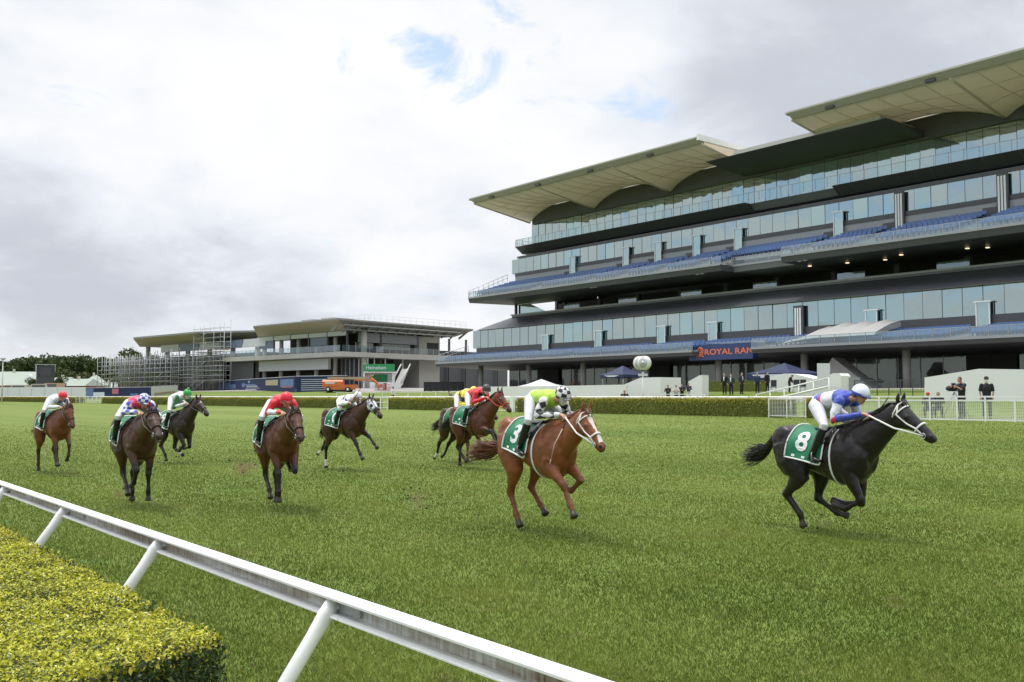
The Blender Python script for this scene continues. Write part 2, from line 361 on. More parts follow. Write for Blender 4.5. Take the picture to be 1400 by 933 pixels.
# canopies: thin roof with vaulted membrane under it
cA0, cA1 = XE, Xat(955, tipY); cB0, cB1 = Xat(1080, tipY), XR
bay = (cA1 - cA0) / 3.0
for (x0, x1, nb) in ((cA0, cA1, 3), (cB0, cB1, max(1, round((cB1 - cB0) / bay)))):
    mb = MB(); NX = nb * 14; NYY = 9; g = []
    for j in range(NYY + 1):
        u = j / NYY
        for i in range(NX + 1):
            f = (i / NX * nb) % 1.0; arch = abs(math.sin(math.pi * f)) ** .7
            y = tipY + .9 + (g6Y - tipY - 1.3) * u; z = (tipZ - .55) + (g6T + .25 - tipZ + .55) * u + 2.3 * arch * u ** 1.6
            g.append((x0 + (x1 - x0) * i / NX, y, z))
    mb.add(g, [(j * (NX + 1) + i, (j + 1) * (NX + 1) + i, (j + 1) * (NX + 1) + i + 1, j * (NX + 1) + i + 1) for j in range(NYY) for i in range(NX)], 0, True)
    # seams of the membrane, proud of it
    def surf(i, j): return Vector(g[j * (NX + 1) + i]) + Vector((0, 0, -.03))
    for i in range(0, NX + 1, 2): mb.tube([surf(i, j) for j in range(NYY + 1)], .035 if i % 14 else .14, 1, 5)
    for j in (3, 6, 9): mb.tube([surf(i, j) for i in range(NX + 1)], .045, 1, 5)
    mb.build('canopy_membrane', [BEIGE, mat('membrane_seam', (.58, .54, .43), .7)], gs)
    mb = MB(); mb.extr([(tipY, tipZ), (tipY + 1.0, tipZ - .5), (tipY + 1.3, tipZ - .5), (tipY + 1.3, tipZ + .12), (tipY, tipZ + .18)], x0, x1, 0)
    mb.quad((x0, tipY + 1.3, tipZ + .12), (x1, tipY + 1.3, tipZ + .12), (x1, g6Y + 6, tipZ + .3), (x0, g6Y + 6, tipZ + .3), 3)
    mb.bx(x0 - .25, x0 - .01, tipY + .02, g6Y + 1, tipZ - .12, tipZ + .14, 0)
    mb.bx(x1 - .02, x1 + .3, tipY, g6Y + 1, tipZ - .3, tipZ + .42, 1)
    for k in range(int((x1 - x0) / 11)):      # flush floodlights in the lip
        xx = x0 + 5 + 11 * k; mb.box((xx, tipY + .5, tipZ - .42), (1.0, .3, .24), 2)
    mb.build('canopy_roof', [mat('canopy_lip', (.44, .42, .36), .6), WHITE, DARKM, BEIGE], gs)
mb = MB(); mb.bx(XE + .5, XR, g6Y - .35, g6Y - .06, g6T - .12, tipZ - .2, 0); mb.build('rear_fascia', DARKM, gs)
# low middle roof between the canopies
r2Y = tipY + 4.6; r2Z = CAMZ + .246 * (r2Y * math.hypot(F, CX - VPX) / F)
mb = MB(); mb.extr([(r2Y, r2Z), (g6Y - .4, g6T + .1), (g6Y + 8, g6T + .1), (g6Y + 8, r2Z)], Xat(966, r2Y), cB0 + 9, 0)
mb.bx(cA1 + 1.4, cB0 + 8, r2Y + .6, g6Y + 8, r2Z + .01, r2Z + .65, 1)
mb.build('middle_roof', [DARKM, mat('pale_roof_sheet', (.5, .49, .46), .6)], gs)
def glass_wall(name, Y, z0, z1, x0, x1, pane, mats, mull=.06, split=None):
    mb = MB(); n = int((x1 - x0) / pane)
    for i in range(n):
        a = x0 + (x1 - x0) * i / n; b = x0 + (x1 - x0) * (i + 1) / n - .035
        t = random.gauss(0, .012); t2 = random.gauss(0, .012); k = 0 if random.random() < .8 else 1
        mb.quad((a, Y + t, z0), (b, Y - t, z0), (b, Y - t + t2, z1), (a, Y + t + t2, z1), k)
        mb.bx(b + .001, b + .034, Y - .03, Y + .05, z0, z1, 2)
    for z in (split or []): mb.bx(x0, x1, Y - .035, Y + .04, z - .03, z + .03, 2)
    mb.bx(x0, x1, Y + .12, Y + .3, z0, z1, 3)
    mb.quad((x0, Y + .05, z0), (x0, Y + 14, z0), (x0, Y + 14, z1), (x0, Y + .05, z1), 0)
    return mb.build(name, mats, gs)
GM = [TEAL, TEAL2, DARKM, DEEP]
glass_wall('glass_wall', g6Y, g6B - .6, g6T, XE, XR, 1.7, GM)
glass_wall('glass_wall', g5Y, g5B, g5T, XE, XR, 1.8, GM)
glass_wall('glass_wall', glY, glB, glT, XE, XR, 1.9, GM)
# upper balcony
mb = MB(); xa, xb = Xat(1020, s6Y), Xat(1140, s6Y)
for x0, x1 in ((XE, xa), (xb, XR)):
    mb.extr([(s6Y, s6Z), (s6bY, s6bZ), (s6bY + 5, s6bZ), (s6bY + 5, s6Z)], x0, x1, 0)
mb.extr([(s6Y + 1.1, s6Z - .02), (s6bY + .3, s6bZ + .2), (s6bY + 5, s6bZ + .2), (s6bY + 5, s6Z - .02)], xa, xb, 1)
for q in range(60): xx = XE + 1.5 + q * 1.85; mb.add([(xx, s6Y - .012, s6Z), (xx + .03, s6Y - .012, s6Z), (xx + .03, s6bY - .012, s6bZ), (xx, s6bY - .012, s6bZ)], [(0, 3, 2, 1)], 1)
mb.bx(XE - .3, XR, s6bY - .9, s6bY + 4, s6bZ - .75, s6bZ - .45, 1)
mb.build('upper_balcony', [DARKM, MIDG], gs)
def balustrade(segs, h, post=1.6):
    mb = MB()
    for (x0, x1, Y, z) in segs:
        n = max(1, int((x1 - x0) / post))
        for i in range(n):
            a = x0 + (x1 - x0) * i / n; b = x0 + (x1 - x0) * (i + 1) / n
            t = random.gauss(0, .01); mb.quad((a + .03, Y + t, z + .08), (b - .03, Y - t, z + .08), (b - .03, Y - t, z + h), (a + .03, Y + t, z + h), 0)
            mb.bx(a - .025, a + .025, Y - .03, Y + .03, z, z + h + .03, 1)
        mb.bx(x0, x1, Y - .03, Y + .03, z + h, z + h + .05, 1)
    return mb.build('balustrade', [RAILG, STEEL], gs)
balustrade([(XE, XR, s6Y + .25, s6Z)], 1.15)
def rails_end(Y0, Y1, z0, z1, h):     # open rail along the end of a tier
    mb = MB()
    for k in range(9):
        f = k / 8; y = Y0 + (Y1 - Y0) * f; z = z0 + (z1 - z0) * f; mb.tube([(XE + .1, y, z), (XE + .1, y, z + h)], .035, 0, 5)
    for hh in (h, h * .5): mb.tube([(XE + .1, Y0, z0 + hh), (XE + .1, Y1, z1 + hh)], .035, 0, 5)
    mb.build('end_rail', STEEL, gs)
rails_end(s6Y, s6Y + 3.4, s6Z, s6Z, 1.15)
# terraces of seats
def tier(name, Y0, Z0, Y1, Z1, cut, depth, soff, sign=False):
    """a raked deck from its front lip (Y0,Z0) up to (Y1,Z1); between cut[0] and cut[1] the lip is set back"""
    mb = MB(); rec = 2.3
    for x0, x1, yy, mm in ((XE, cut[0], Y0, 0), (cut[0], cut[1], Y0 + rec, 2), (cut[1], XR, Y0, 0)):
        mb.extr([(yy, Z0), (yy + .25, Z0 - soff[0]), (Y1 + depth, Z0 - soff[1]), (Y1 + depth, Z0 - .05), (yy + 1, Z0 - .05)], x0 + (.002 if mm else 0), x1 - (.002 if mm else 0), mm)
        mb.bx(x0, x1, yy - .04, yy - .002, Z0 - .12, Z0 + .12, 1)
    n = 7
    for i, (xs0, xs1) in [(i, q) for i in range(n) for q in ((XE + .05, cut[0]), (cut[0] + .001, cut[1] - .001), (cut[1], XR))]:
        a = Y0 + 1.0 + (Y1 - Y0 - 1.0) * i / n; z = Z0 + (Z1 - Z0) * (i + 1) / n
        if xs0 == cut[0] + .001 and a < Y0 + rec + .7: continue
        mb.bx(xs0, xs1, a, Y1 + .5, z - (Z1 - Z0) / n, z - .003 * i, 3)
    return mb.build(name, [DARKM, GREYP, MIDG, CONC], gs), n
xa5, xb5 = Xat(985, t5Y), Xat(1068, t5Y); xa1, xb1 = Xat(945, t1Y), Xat(1025, t1Y)
p5B = CAMZ + .1495 * g5Y * math.hypot(F, CX - VPX) / F
tier('upper_seating_tier', t5Y, t5Z, g5Y - .4, p5B - .95, (xa5, xb5), 2, (.75, .55))
tier('lower_seating_tier', t1Y, t1Z, glY - .4, plB - .95, (xa1, xb1), 6, (.5, .9))
mb = MB(); mb.bx(XE + 1.0, XR, g5Y - .12, g5Y + .3, p5B - .3, g5B, 0)
mb.bx(XE + 1.0, XR, g5Y - .2, g5Y - .121, g5B - .5, g5B - .003, 1); mb.build('spandrel', [GREYP, DARKM], gs)
mb = MB(); mb.bx(XE + 1.0, XR, glY - .12, glY + .3, plB - .3, glB, 0); mb.build('spandrel', [mat('dark_grey_panel', (.075, .078, .085), .5)], gs)
def seat_mb(mb, x, y, z):
    mb.box((x, y + .2, z + .42), (.45, .4, .07)); mb.box((x, y + .43, z + .65), (.45, .06, .42), R=Matrix.Rotation(rad(-12), 4, 'X'))
    mb.box((x, y + .25, z + .2), (.06, .2, .4))
vom5 = [Xat(p, g5Y - 1.5) for p in (776, 849, 893, 946, 1003, 1141, 1225, 1368)]
vom1 = [Xat(p, glY - 1.5) for p in (738, 810, 896, 966, 1083, 1183, 1336)]
pos = []
for (Y0, Z0, Y1, Z1, vom, lo) in ((t1Y, t1Z, glY - .4, plB - .95, vom1, True), (t5Y, t5Z, g5Y - .4, p5B - .95, vom5, False)):
    for i in range(7):
        y = Y0 + 1.0 + (Y1 - Y0 - 1.0) * i / 7; z = Z0 + (Z1 - Z0) * (i + 1) / 7
        x = XE + .8
        while x < XR - 14:
            if all(not (v - 1.0 < x < v + 1.0) for v in vom) and not ((xa1 if lo else xa5) - .3 < x < (xb1 if lo else xb5) + .3 and y < Y0 + 3.0): pos.append((x, y, z, lo))
            x += .56
pos.sort(key=lambda p: -p[0] - (100 if p[3] else 0) + abs(p[0] + 40) * 0)
near = [p for p in pos if p[3] and Xat(1180, t1Y) < p[0] < Xat(1400, t1Y)]
near.sort(key=lambda p: (-(p[0]) + (p[1] - t1Y) * 1.2)); near = near[:100]; nset = set(near)
mb = MB(); seat_mb(mb, 0, 0, 0); sme = mb.mesh('seat', SEATB)
for p in near:
    o = bpy.data.objects.new('seat', sme); COL.objects.link(o); o.parent = gs; o.location = Vector(p[:3]) - gs.location
mb = MB()
for p in pos:
    if p not in nset: seat_mb(mb, *p[:3])
struct(mb.build('seats', SEATB, gs), 'stuff')
balustrade([(XE, xa5, t5Y + .2, t5Z), (xa5, xb5, t5Y + 2.5, t5Z), (xb5, XR, t5Y + .2, t5Z)], .95)
balustrade([(XE, xa1, t1Y + .2, t1Z), (xa1, xb1, t1Y + 2.5, t1Z), (xb1, XR, t1Y + .2, t1Z)], .95)
rails_end(t5Y, g5Y - 1, t5Z, p5B, 1.1); rails_end(t1Y, glY - 1, t1Z, plB, 1.1)
# vomitories: glass boxes where stairs come up through the seats
FRAMEW = mat('pale_frame', (.78, .80, .80), .4)
for Y, zb, zt, vl, wid in ((g5Y, p5B - 1.2, g5B + .6, vom5, 1.1), (glY, plB - 1.2, glB + .7, vom1, 1.2)):
    for k, x in enumerate(vl):
        mb = MB(); y0 = Y - .5; solid = (Y == g5Y and k >= 6) or (Y == glY and k == 4); zt2 = zt + (1.6 if solid else .5)
        if solid:
            mb.bx(x - wid / 2, x + wid / 2, y0, Y - .25, zb, zt2, 1)
            for q in range(3): mb.bx(x - .42 + q * .3, x - .24 + q * .3, y0 - .04, y0 - .004, zb, zt2 - .25, 2)
        else:
            mb.bx(x - wid / 2, x + wid / 2, y0, Y - .25, zb, zt2 - .06, 0)
            for sx in (-1, 1): mb.bx(x + sx * wid / 2 - .05, x + sx * wid / 2 + .05, y0 - .06, y0 + .02, zb, zt2, 2)
            mb.bx(x - wid / 2 - .2, x + wid / 2 + .2, y0 - .1, Y - .25, zt2 - .05, zt2 + .07, 2)
        mb.bx(x - wid / 2 - 1.5, x - wid / 2 - .055, y0 + .2, y0 + .3, zb + .1, zb + 1.5, 1)
        mb.build('vomitory', [TEAL2, DARKM, FRAMEW], gs)
# open terrace between the tiers and the sloping charcoal apron roof under it
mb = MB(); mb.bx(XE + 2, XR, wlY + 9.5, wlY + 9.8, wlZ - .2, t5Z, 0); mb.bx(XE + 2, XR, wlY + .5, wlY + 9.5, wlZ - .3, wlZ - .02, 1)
for i in range(14):
    x = XE + 8 + i * 8.0; mb.bx(x, x + .6, wlY + 5, wlY + 5.6, wlZ, t5Z - .5, 2)
    mb.bx(x + 1.5, x + 6.5, wlY + 9.42, wlY + 9.499, wlZ + .1, wlZ + 1.6, 3)
mb.build('open_terrace', [DEEP, MIDG, DARKM, mat('terrace_bar_front', (.05, .045, .04), .5)], gs)
mb = MB(); mb.extr([(glY - .6, glT), (wlY, wlZ - .35), (wlY, wlZ - .1), (wlY + .6, wlZ - .1), (wlY + .6, glT)], XE + 1.5, XR, 0)
mb.bx(XE + 1.2, XR, wlY - .08, wlY + .5, wlZ - .098, wlZ + .12, 1)
for i in range(9): x = XE + 14 + i * 11.5; mb.bx(x, x + 3.4, wlY - .06, wlY, wlZ + .125, wlZ + .8, 2)
mb.build('apron_roof', [mat('apron_metal', (.13, .136, .148), .35, .3, var=.2, scale=.3), mat('pale_coping', (.55, .57, .58), .5), RAILG], gs)
for k, (px, py) in enumerate(((1106, 300), (1158, 337), (1210, 345), (1232, 342), (1322, 323), (1350, 328))):
    Y = t5Y + 4.5 + k % 3; p = atY(px, py, Y); mb = MB(); mb.box((p.x, Y, t5Z - .80), (.3, .3, .08)); mb.build('downlight', LAMP, gs)
mb = MB()
for px in (665, 810, 955, 1095): 
    x = Xat(px, t5Y + .6)
    for q in (0, .7): mb.box((x + q, t5Y + .5, t5Z - .72), (.4, .3, .18), 0)
mb.build('soffit_floodlight', [mat('floodlight_face', (.7, .7, .66), .3)], gs)
# blue name sign on the recessed lip
sY = t1Y + 1.2; sx0, sx1 = Xat(941, sY), Xat(1028, sY)
_k = math.hypot(F, CX - VPX) / F
zT = CAMZ + .0535 * sY * _k; zB = CAMZ + .0375 * sY * _k
mb = MB(); mb.extr([(sY, zB), (sY + .9, zB), (sY + .9, zT), (sY, zT)], sx0, sx1, 0)
lx0, lx1 = Xat(962, sY), Xat(1026, sY); h = zT - zB
mb.text('ROYAL RANDWICK', ((lx0 + lx1) / 2 + 2.2, sY - .012, zB + h * .5), (1, 0, 0), (0, 0, 1), h * .36, 1, .012, width=(lx1 - lx0) + 4.4)
c = Vector((Xat(956.5, sY), sY - .02, zB + h * .5))
def ring(r0, cx, cz, n=20): return [c + Vector((cx + r0 * math.cos(2 * math.pi * i / n), 0, cz + r0 * math.sin(2 * math.pi * i / n))) for i in range(n + 1)]
mb.tube(ring(.42, 0, .12), .06, 1, 6)
mb.tube([c + Vector((-.5, 0, -.55)), c + Vector((0, 0, .5)), c + Vector((.5, 0, -.55))], .06, 1, 6)
mb.tube([c + Vector((-.45, 0, -.5)), c + Vector((0, 0, -.3)), c + Vector((.45, 0, -.5))], .05, 1, 6); mb.tube([c + Vector((0, 0, -.5)), c + Vector((0, 0, .1))], .05, 1, 6)
mb.build('name_sign', [BLUES, ORANGE], gs)
# white tarpaulin over part of the lower seats
ta, tb = Xat(1078, t1Y + 2), Xat(1206, t1Y + 2)
mb = MB(); NXT = 24; g = []
for i in range(NXT + 1):
    for j, (yy, zz) in enumerate(((t1Y + .5, .95), (t1Y + .7, 1.25), (t1Y + 3.2, 2.35), (t1Y + 5.2, 3.0), (t1Y + 5.4, 2.2))):
        x = ta + (tb - ta) * i / NXT; f = min(1, i / 9.0) ** .6; w = .12 * math.sin(i * 1.3) + .06 * math.sin(i * 2.9 + j)
        g.append((x, yy, t1Z + zz * .8 * (.35 + .65 * f) + (w * f if 0 < j < 4 else 0)))
mb.add(g, [(i * 5 + j, (i + 1) * 5 + j, (i + 1) * 5 + j + 1, i * 5 + j + 1) for i in range(NXT) for j in range(4)], 0, True)
mb.add([g[NXT * 5 + j] for j in range(5)], [(0, 1, 2, 3, 4)], 0)
o = mb.build('tarpaulin', mat('pale_tarpaulin', (.36, .36, .35), .7, var=.06)); tag(o, 'pale grey tarpaulin tented over rows of blue seats on lower tier', 'tarpaulin')
# ground floor
gfY = glY + 6.5; gfT = t1Z - .75
mb = MB(); gb = gz(95)
DKG = glass_mat('ground_floor_glass', (.5, .55, .5), .14, .0, (.02, .025, .022))
for i in range(46):
    x = XE + 1 + i * 2.45
    if i % 9 in (3, 4): mb.bx(x, x + 2.4, gfY - .4, gfY, gb, gfT, 1); continue
    t = random.gauss(0, .02); mb.quad((x, gfY + t, gb), (x + 2.35, gfY - t, gb), (x + 2.35, gfY - t, gfT), (x, gfY + t, gfT), 0)
    mb.bx(x + 2.36, x + 2.44, gfY - .08, gfY + .06, gb, gfT, 2)
mb.bx(XE + 1, XR, gfY + .3, gfY + .5, gb, gfT, 3)
mb.build('ground_floor', [DKG, DEEP, FRAMEW, DEEP], gs)
for i in range(10):
    x = XE + 6 + i * 11.2; mb = MB(); mb.tube([(x, t1Y + 4.2, gb - .3), (x, t1Y + 4.2, t1Z - .62)], .38, 0, 16); mb.build('column', CONC, gs)
# concrete stair flight rising under the lower tier
yS = t1Y + 2.6; a = atY(1192, 531, yS); b = atY(1138, 489, yS)
mb = MB(); d = Vector((b.x - a.x, 0, b.z - a.z)).normalized(); nrm = Vector((-d.z, 0, d.x)); w = 1.0
mb.add([a, b, b + nrm * 1.7, a + nrm * 1.7, a + Vector((0, 2, 0)), b + Vector((0, 2, 0)), b + nrm * 1.7 + Vector((0, 2, 0)), a + nrm * 1.7 + Vector((0, 2, 0))],
       [(0, 1, 2, 3), (7, 6, 5, 4), (0, 4, 5, 1), (3, 2, 6, 7), (0, 3, 7, 4), (1, 5, 6, 2)])
mb.build('stair_flight', CONC, gs)
# core behind it all, so the stand is solid from the side
mb = MB(); mb.bx(XE + 1.2, XR, g6Y + 14, g6Y + 30, gb, tipZ - 2.5); mb.bx(XE + .6, XE + 1.1, wlY + 10, g6Y + 14, gb, g6T, 0)
for z in (s6bZ - .9, ): mb.bx(XE + 1.2, XR, g5Y + .4, g6Y + 14, g5T + .01, g5T + .5, 0)
mb.build('rear_core', DARKM, gs)
# slanted glass gable at the near end of the open terrace
mb = MB(); mb.bx(XE + 1.3, XE + 1.6, wlY + .7, wlY + 1.1, wlZ, t5Z - .6, 1)
mb.add([(XE + 1.7, wlY + 1.2, wlZ + .05), (XE + 9, wlY + 1.2, wlZ + .05), (XE + 4.5, wlY + 1.2, t5Z - .65), (XE + 1.7, wlY + 1.2, t5Z - .65)], [(0, 1, 2, 3)], 0)
mb.build('glass_gable', [TEAL2, DARKM], gs)
# ------------------------------------------------------------------ figures (people): one continuous body, clothing over it
SKINM = attr_mat('skin', .5, .06, 20, .4); CLOTH = attr_mat('silk_cloth', .5, .10, 9, .4, sheen=.3, bump=.6, bscale=11)
CLOTHW = attr_mat('plain_cloth', .75, .15, 7, .3, bump=.3, bscale=12)
SHELL = attr_mat('helmet_cover', .35, .06, 12, .5); LEATHER = attr_mat('boot_leather', .35, .2, 10, .5)
V3 = Vector
def mir(p, s): return V3((p[0], p[1] * s, p[2]))
def hand(mb, w, d, k=1.0, curl=1.0):
    """palm and five fingers from the wrist w in direction d, closed as if round a rein"""
    d = V3(d).normalized(); sd = V3((0, 1, 0)); sd = (sd - d * sd.dot(d)).normalized(); u = d.cross(sd)
    if u.z > 0: u = -u                                              # u: the palm side, downwards
    mb.loft([w, w + d * .03 * k, w + d * .085 * k], [.022 * k, .024 * k, .018 * k], [.026 * k, .04 * k, .04 * k], side=sd, n=10)
    for i, L in enumerate((.066, .074, .07, .056)):
        o = w + d * .082 * k + sd * ((i - 1.5) * .021 * k); a = o + d * L * .42 * k + u * L * .18 * k * curl
        b = a + (d * (.3 - .45 * curl) + u * .8).normalized() * L * .42 * k; c = b + (d * -.8 * curl + u * .35 + d * .2).normalized() * L * .33 * k
        mb.loft([o, a, b, c], [.0105 * k, .0105 * k, .0095 * k, .0075 * k], [.0095 * k, .0095 * k, .0088 * k, .007 * k], side=sd, n=7)
    s = 1 if w.y < 0 else -1
    o = w + d * .03 * k + sd * (s * .032 * k); a = o + (d * .6 + sd * s * .6 + u * .3).normalized() * .035 * k; b = a + (d * .8 - sd * s * .35 + u * .4).normalized() * .03 * k
    mb.loft([o, a, b], [.013 * k, .012 * k, .008 * k], [.013 * k, .012 * k, .008 * k], n=7)
def head_part(mb, hc, f, k=1.0):
    """skull, jaw, nose, ears round the head centre hc, face towards f"""
    f = V3(f).normalized(); sd = V3((0, 1, 0)); sd = (sd - f * sd.dot(f)).normalized(); u = f.cross(sd)
    R = Matrix((f, sd, u)).transposed()
    mb.ell(hc + u * .025 * k, (.098 * k, .077 * k, .098 * k), R=R, n=18, k=12)
    mb.loft([hc + u * .03 + f * .03 * k, hc - u * .045 * k + f * .038 * k, hc - u * .10 * k + f * .05 * k, hc - u * .118 * k + f * .056 * k],
            [.066 * k, .056 * k, .04 * k, .02 * k], [.068 * k, .06 * k, .038 * k, .02 * k], side=sd, n=14)
    mb.loft([hc + u * .012 * k + f * .088 * k, hc - u * .022 * k + f * .106 * k, hc - u * .035 * k + f * .094 * k], [.012 * k, .017 * k, .01 * k], [.009 * k, .016 * k, .012 * k], side=sd, n=8)
    mb.loft([hc - u * .066 * k + f * .086 * k - sd * .02 * k, hc - u * .066 * k + f * .094 * k, hc - u * .066 * k + f * .086 * k + sd * .02 * k], .008 * k, .008 * k, n=6)
    for s in (-1, 1): mb.ell(hc + sd * s * .077 * k - f * .005, (.022 * k, .012 * k, .033 * k), R=R, n=8, k=6)
    return R
def wrinkle(me, amp, sc, off=0.0):
    co = mesh_co(me); nr = np.empty(len(co) * 3, dtype=np.float32); me.vertices.foreach_get('normal', nr); nr = nr.reshape(-1, 3)
    k = np.array([mnoise.noise((p[0] * sc + off, p[1] * sc, p[2] * sc * .6)) + .5 * mnoise.noise((p[0] * sc * 2.3, p[1] * sc * 1.2 + 5, p[2] * sc * 2.3)) for p in co])
    me.vertices.foreach_set('co', (co + nr * (k * amp)[:, None]).astype(np.float32).ravel()); me.update()
def seg_t(co, a, b):
    a = np.array(a); b = np.array(b); ab = b - a; t = np.clip(((co - a) @ ab) / (ab @ ab), 0, 1)
    return t, np.linalg.norm(co - (a + t[:, None] * ab), axis=1)
def figure(J, name, loc, rz, label, cat, pal, group=None, sitting=True, vox=.0085, k=1.0):
    g = lambda q, s=1: mir(J[q], s)
    f = V3(J['face']).normalized()
    # body
    mb = MB(); hc = V3(J['head']); neck = V3(J['neck']); pel = V3(J['pelvis']); chest = V3(J['chest'])
    head_part(mb, hc, f, k)
    sdv = V3((0, 1, 0)); sdv = (sdv - f * sdv.dot(f)).normalized(); up = f.cross(sdv)
    mb.loft([neck - (hc - neck) * .35, neck, hc - up * .05 - f * .02], [.062, .055, .055], [.068, .058, .055], n=12)
    mb.loft([pel, pel.lerp(chest, .45), chest, neck], [.095, .085, .10, .05], [.13, .12, .15, .07], n=16)
    for s in (-1, 1):
        sh, el, wr, hp, kn, an = g('sh', s) if 'sh' in J else 0, J.get('elR' if s < 0 else 'elL', None) or g('el', s), J.get('wrR' if s < 0 else 'wrL', None) or g('wr', s), g('hip', s), J.get('knR' if s < 0 else 'knL') or g('kn', s), J.get('anR' if s < 0 else 'anL') or g('an', s)
        sh, el, wr, kn, an = map(V3, (sh, el, wr, kn, an))
        J['_%d' % s] = (sh, el, wr, hp, kn, an)
        mb.ell(sh, (.055, .055, .055)); mb.loft([sh + (sh - el) * .06, sh.lerp(el, .5), el, el.lerp(wr, .35), wr], [.052, .043, .035, .036, .024], [.052, .043, .035, .036, .027], n=10)
        mb.loft([hp, hp.lerp(kn, .5), kn, kn.lerp(an, .35), an], [.08, .07, .05, .05, .035], [.08, .07, .05, .05, .035], n=10)
        hd = V3(J.get('hd', wr - el)); hand(mb, wr - hd.normalized() * .012, hd, k, J.get('curl', 1.0))
    me = remesh(mb, vox, 2, name); me.materials.append(SKINM)
    co = mesh_co(me); n = len(co); c = np.tile(np.array(pal.get('skin', (.46, .25, .17))), (n, 1))
    R = np.array(Matrix((f, sdv, up))); loc_ = (co - np.array(hc)) @ R.T
    eye = (np.abs(np.abs(loc_[:, 1]) - .031) < .014) & (np.abs(loc_[:, 2] - .018) < .009) & (loc_[:, 0] > .05); c[eye] = (.02, .015, .012)
    lip = (np.abs(loc_[:, 1]) < .024) & (np.abs(loc_[:, 2] + .066) < .008) & (loc_[:, 0] > .05); c[lip] = (.36, .12, .10)
    hair = (loc_[:, 2] > -.04 + .35 * np.maximum(loc_[:, 0], -.05) + np.where(loc_[:, 0] > 0, .045, 0)) & (np.linalg.norm(loc_, axis=1) < .16) & (loc_[:, 0] < .075 + 0 * loc_[:, 2])
    hair &= ~((loc_[:, 0] > .045) & (loc_[:, 2] < .06)); c[hair] = pal.get('hair', (.04, .025, .015))
    if 'mask' in pal:
        mk = (loc_[:, 2] < -.008) & (loc_[:, 2] > -.13) & (loc_[:, 0] > .012) & (np.linalg.norm(loc_, axis=1) < .17); c[mk] = pal['mask']
    set_col(me, c)
    root = link(name, me); root.location = loc; root.rotation_euler = (0, 0, rz); tag(root, label, cat, group)
    # jacket
    mb = MB(); q = pal.get('puff', .022)
    mb.loft([pel.lerp(chest, pal.get('hem', .04)), pel.lerp(chest, .3), pel.lerp(chest, .65), chest, chest.lerp(neck, .6), neck], [.10 + q, .105 + q, .11 + q, .115 + q, .085 + q, .062], [.135 + q, .14 + q, .155 + q, .165 + q, .12 + q, .066], n=20)
    short = pal.get('short', 1.0)
    for s in (-1, 1):
        sh, el, wr, hp, kn, an = J['_%d' % s]
        wr2 = el.lerp(wr, .93) if short >= 1 else None
        mb.ell(sh + V3((0, 0, -.008)), (.073 + q * .3,) * 3); pts = [sh, sh.lerp(el, .35), sh.lerp(el, .7), el] + ([el.lerp(wr, .5), wr2] if wr2 else [])
        rr = [.068 + q * .3, .062 + q * .4, .058 + q * .5, .05 + q * .5] + ([.044 + q * .4, .033 + q * .1] if wr2 else [])
        if not wr2: pts[-1] = sh.lerp(el, .92)
        mb.loft(pts, rr, rr, n=14)
    jm = remesh(mb, vox + .002, 2, 'jacket'); wrinkle(jm, .010 if sitting else .006, 11); jm.materials.append(CLOTH if sitting else CLOTHW); co = mesh_co(jm)
    td, dd = seg_t(co, pel, chest); t2, d2 = seg_t(co, chest, neck); dt = np.minimum(dd, d2) - .15; ts = td * .7 + t2 * .3
    arm = np.full(len(co), 9.0); ap = np.zeros(len(co)); ang = np.zeros(len(co))
    for s in (-1, 1):
        sh, el, wr, *_ = J['_%d' % s]
        for base, a, b in ((0, sh, el), (1, el, wr)):
            t, d = seg_t(co, a, b); d = d - .055; m = d < arm; arm = np.where(m, d, arm); ap = np.where(m, base + t, ap)
            ax = np.array((V3(b) - V3(a)).normalized()); e1 = np.cross(ax, [0, 0, 1.]); e1 /= np.linalg.norm(e1); e2 = np.cross(ax, e1); rel = co - np.array(a)
            ang = np.where(m, np.arctan2(rel @ e2, rel @ e1), ang)
    set_col(jm, pal['jacket'](co, ts, (arm < dt - .005), ap, ang, np.array(chest)))
    link('jacket', jm, root)
    # breeches / trousers
    mb = MB(); tt = pal.get('leg_to', .86)
    mb.loft([pel.lerp(chest, .22), pel, pel + (pel - chest).normalized() * .07], [.10, .125, .08], [.135, .155, .10], n=16)
    for s in (-1, 1):
        sh, el, wr, hp, kn, an = J['_%d' % s]
        if sitting:
            mb.loft([pel.lerp(hp, .7), hp, hp.lerp(kn, .45), hp.lerp(kn, .85), kn, kn.lerp(an, .22)], [.11, .115, .098, .075, .066, .055], [.10, .10, .088, .07, .062, .055], n=14)
        else:
            mb.loft([pel.lerp(hp, .7), hp, hp.lerp(kn, .5), kn, kn.lerp(an, .5), an + V3((0, 0, .02))], [.10, .105, .09, .072, .068, .066], [.10, .10, .086, .07, .066, .062], n=14)
    bm = remesh(mb, vox + .002, 2, 'b'); bm.materials.append(CLOTHW); set_col(bm, np.tile(np.array(pal['legs']), (len(bm.vertices), 1))); link('breeches' if sitting else 'trousers', bm, root)
    for s in (-1, 1):
        sh, el, wr, hp, kn, an = J['_%d' % s]; mb = MB(); td = V3(J.get('toe', (.2, 0, -.03)))
        if sitting: mb.loft([kn.lerp(an, .1), kn.lerp(an, .35), kn.lerp(an, .75), an, an - V3((0, 0, .05))], [.062, .062, .048, .043, .042], [.06, .058, .046, .042, .04], n=12)
        mb.loft([an - td * .35 + V3((0, 0, -.05)), an + V3((0, 0, -.045)), an + td * .55 + V3((0, 0, -.055)), an + td + V3((0, 0, -.062))], [.028, .045, .035, .018], [.03, .036, .043, .025], n=12)
        b = link('boot', remesh(mb, .009, 1, 'boot'), root); b.data.materials.append(LEATHER); set_col(b.data, np.tile(np.array(pal.get('boots', (.012, .012, .013))), (len(b.data.vertices), 1)))
    # headgear
    fr = Matrix((f, sdv, up)).transposed()
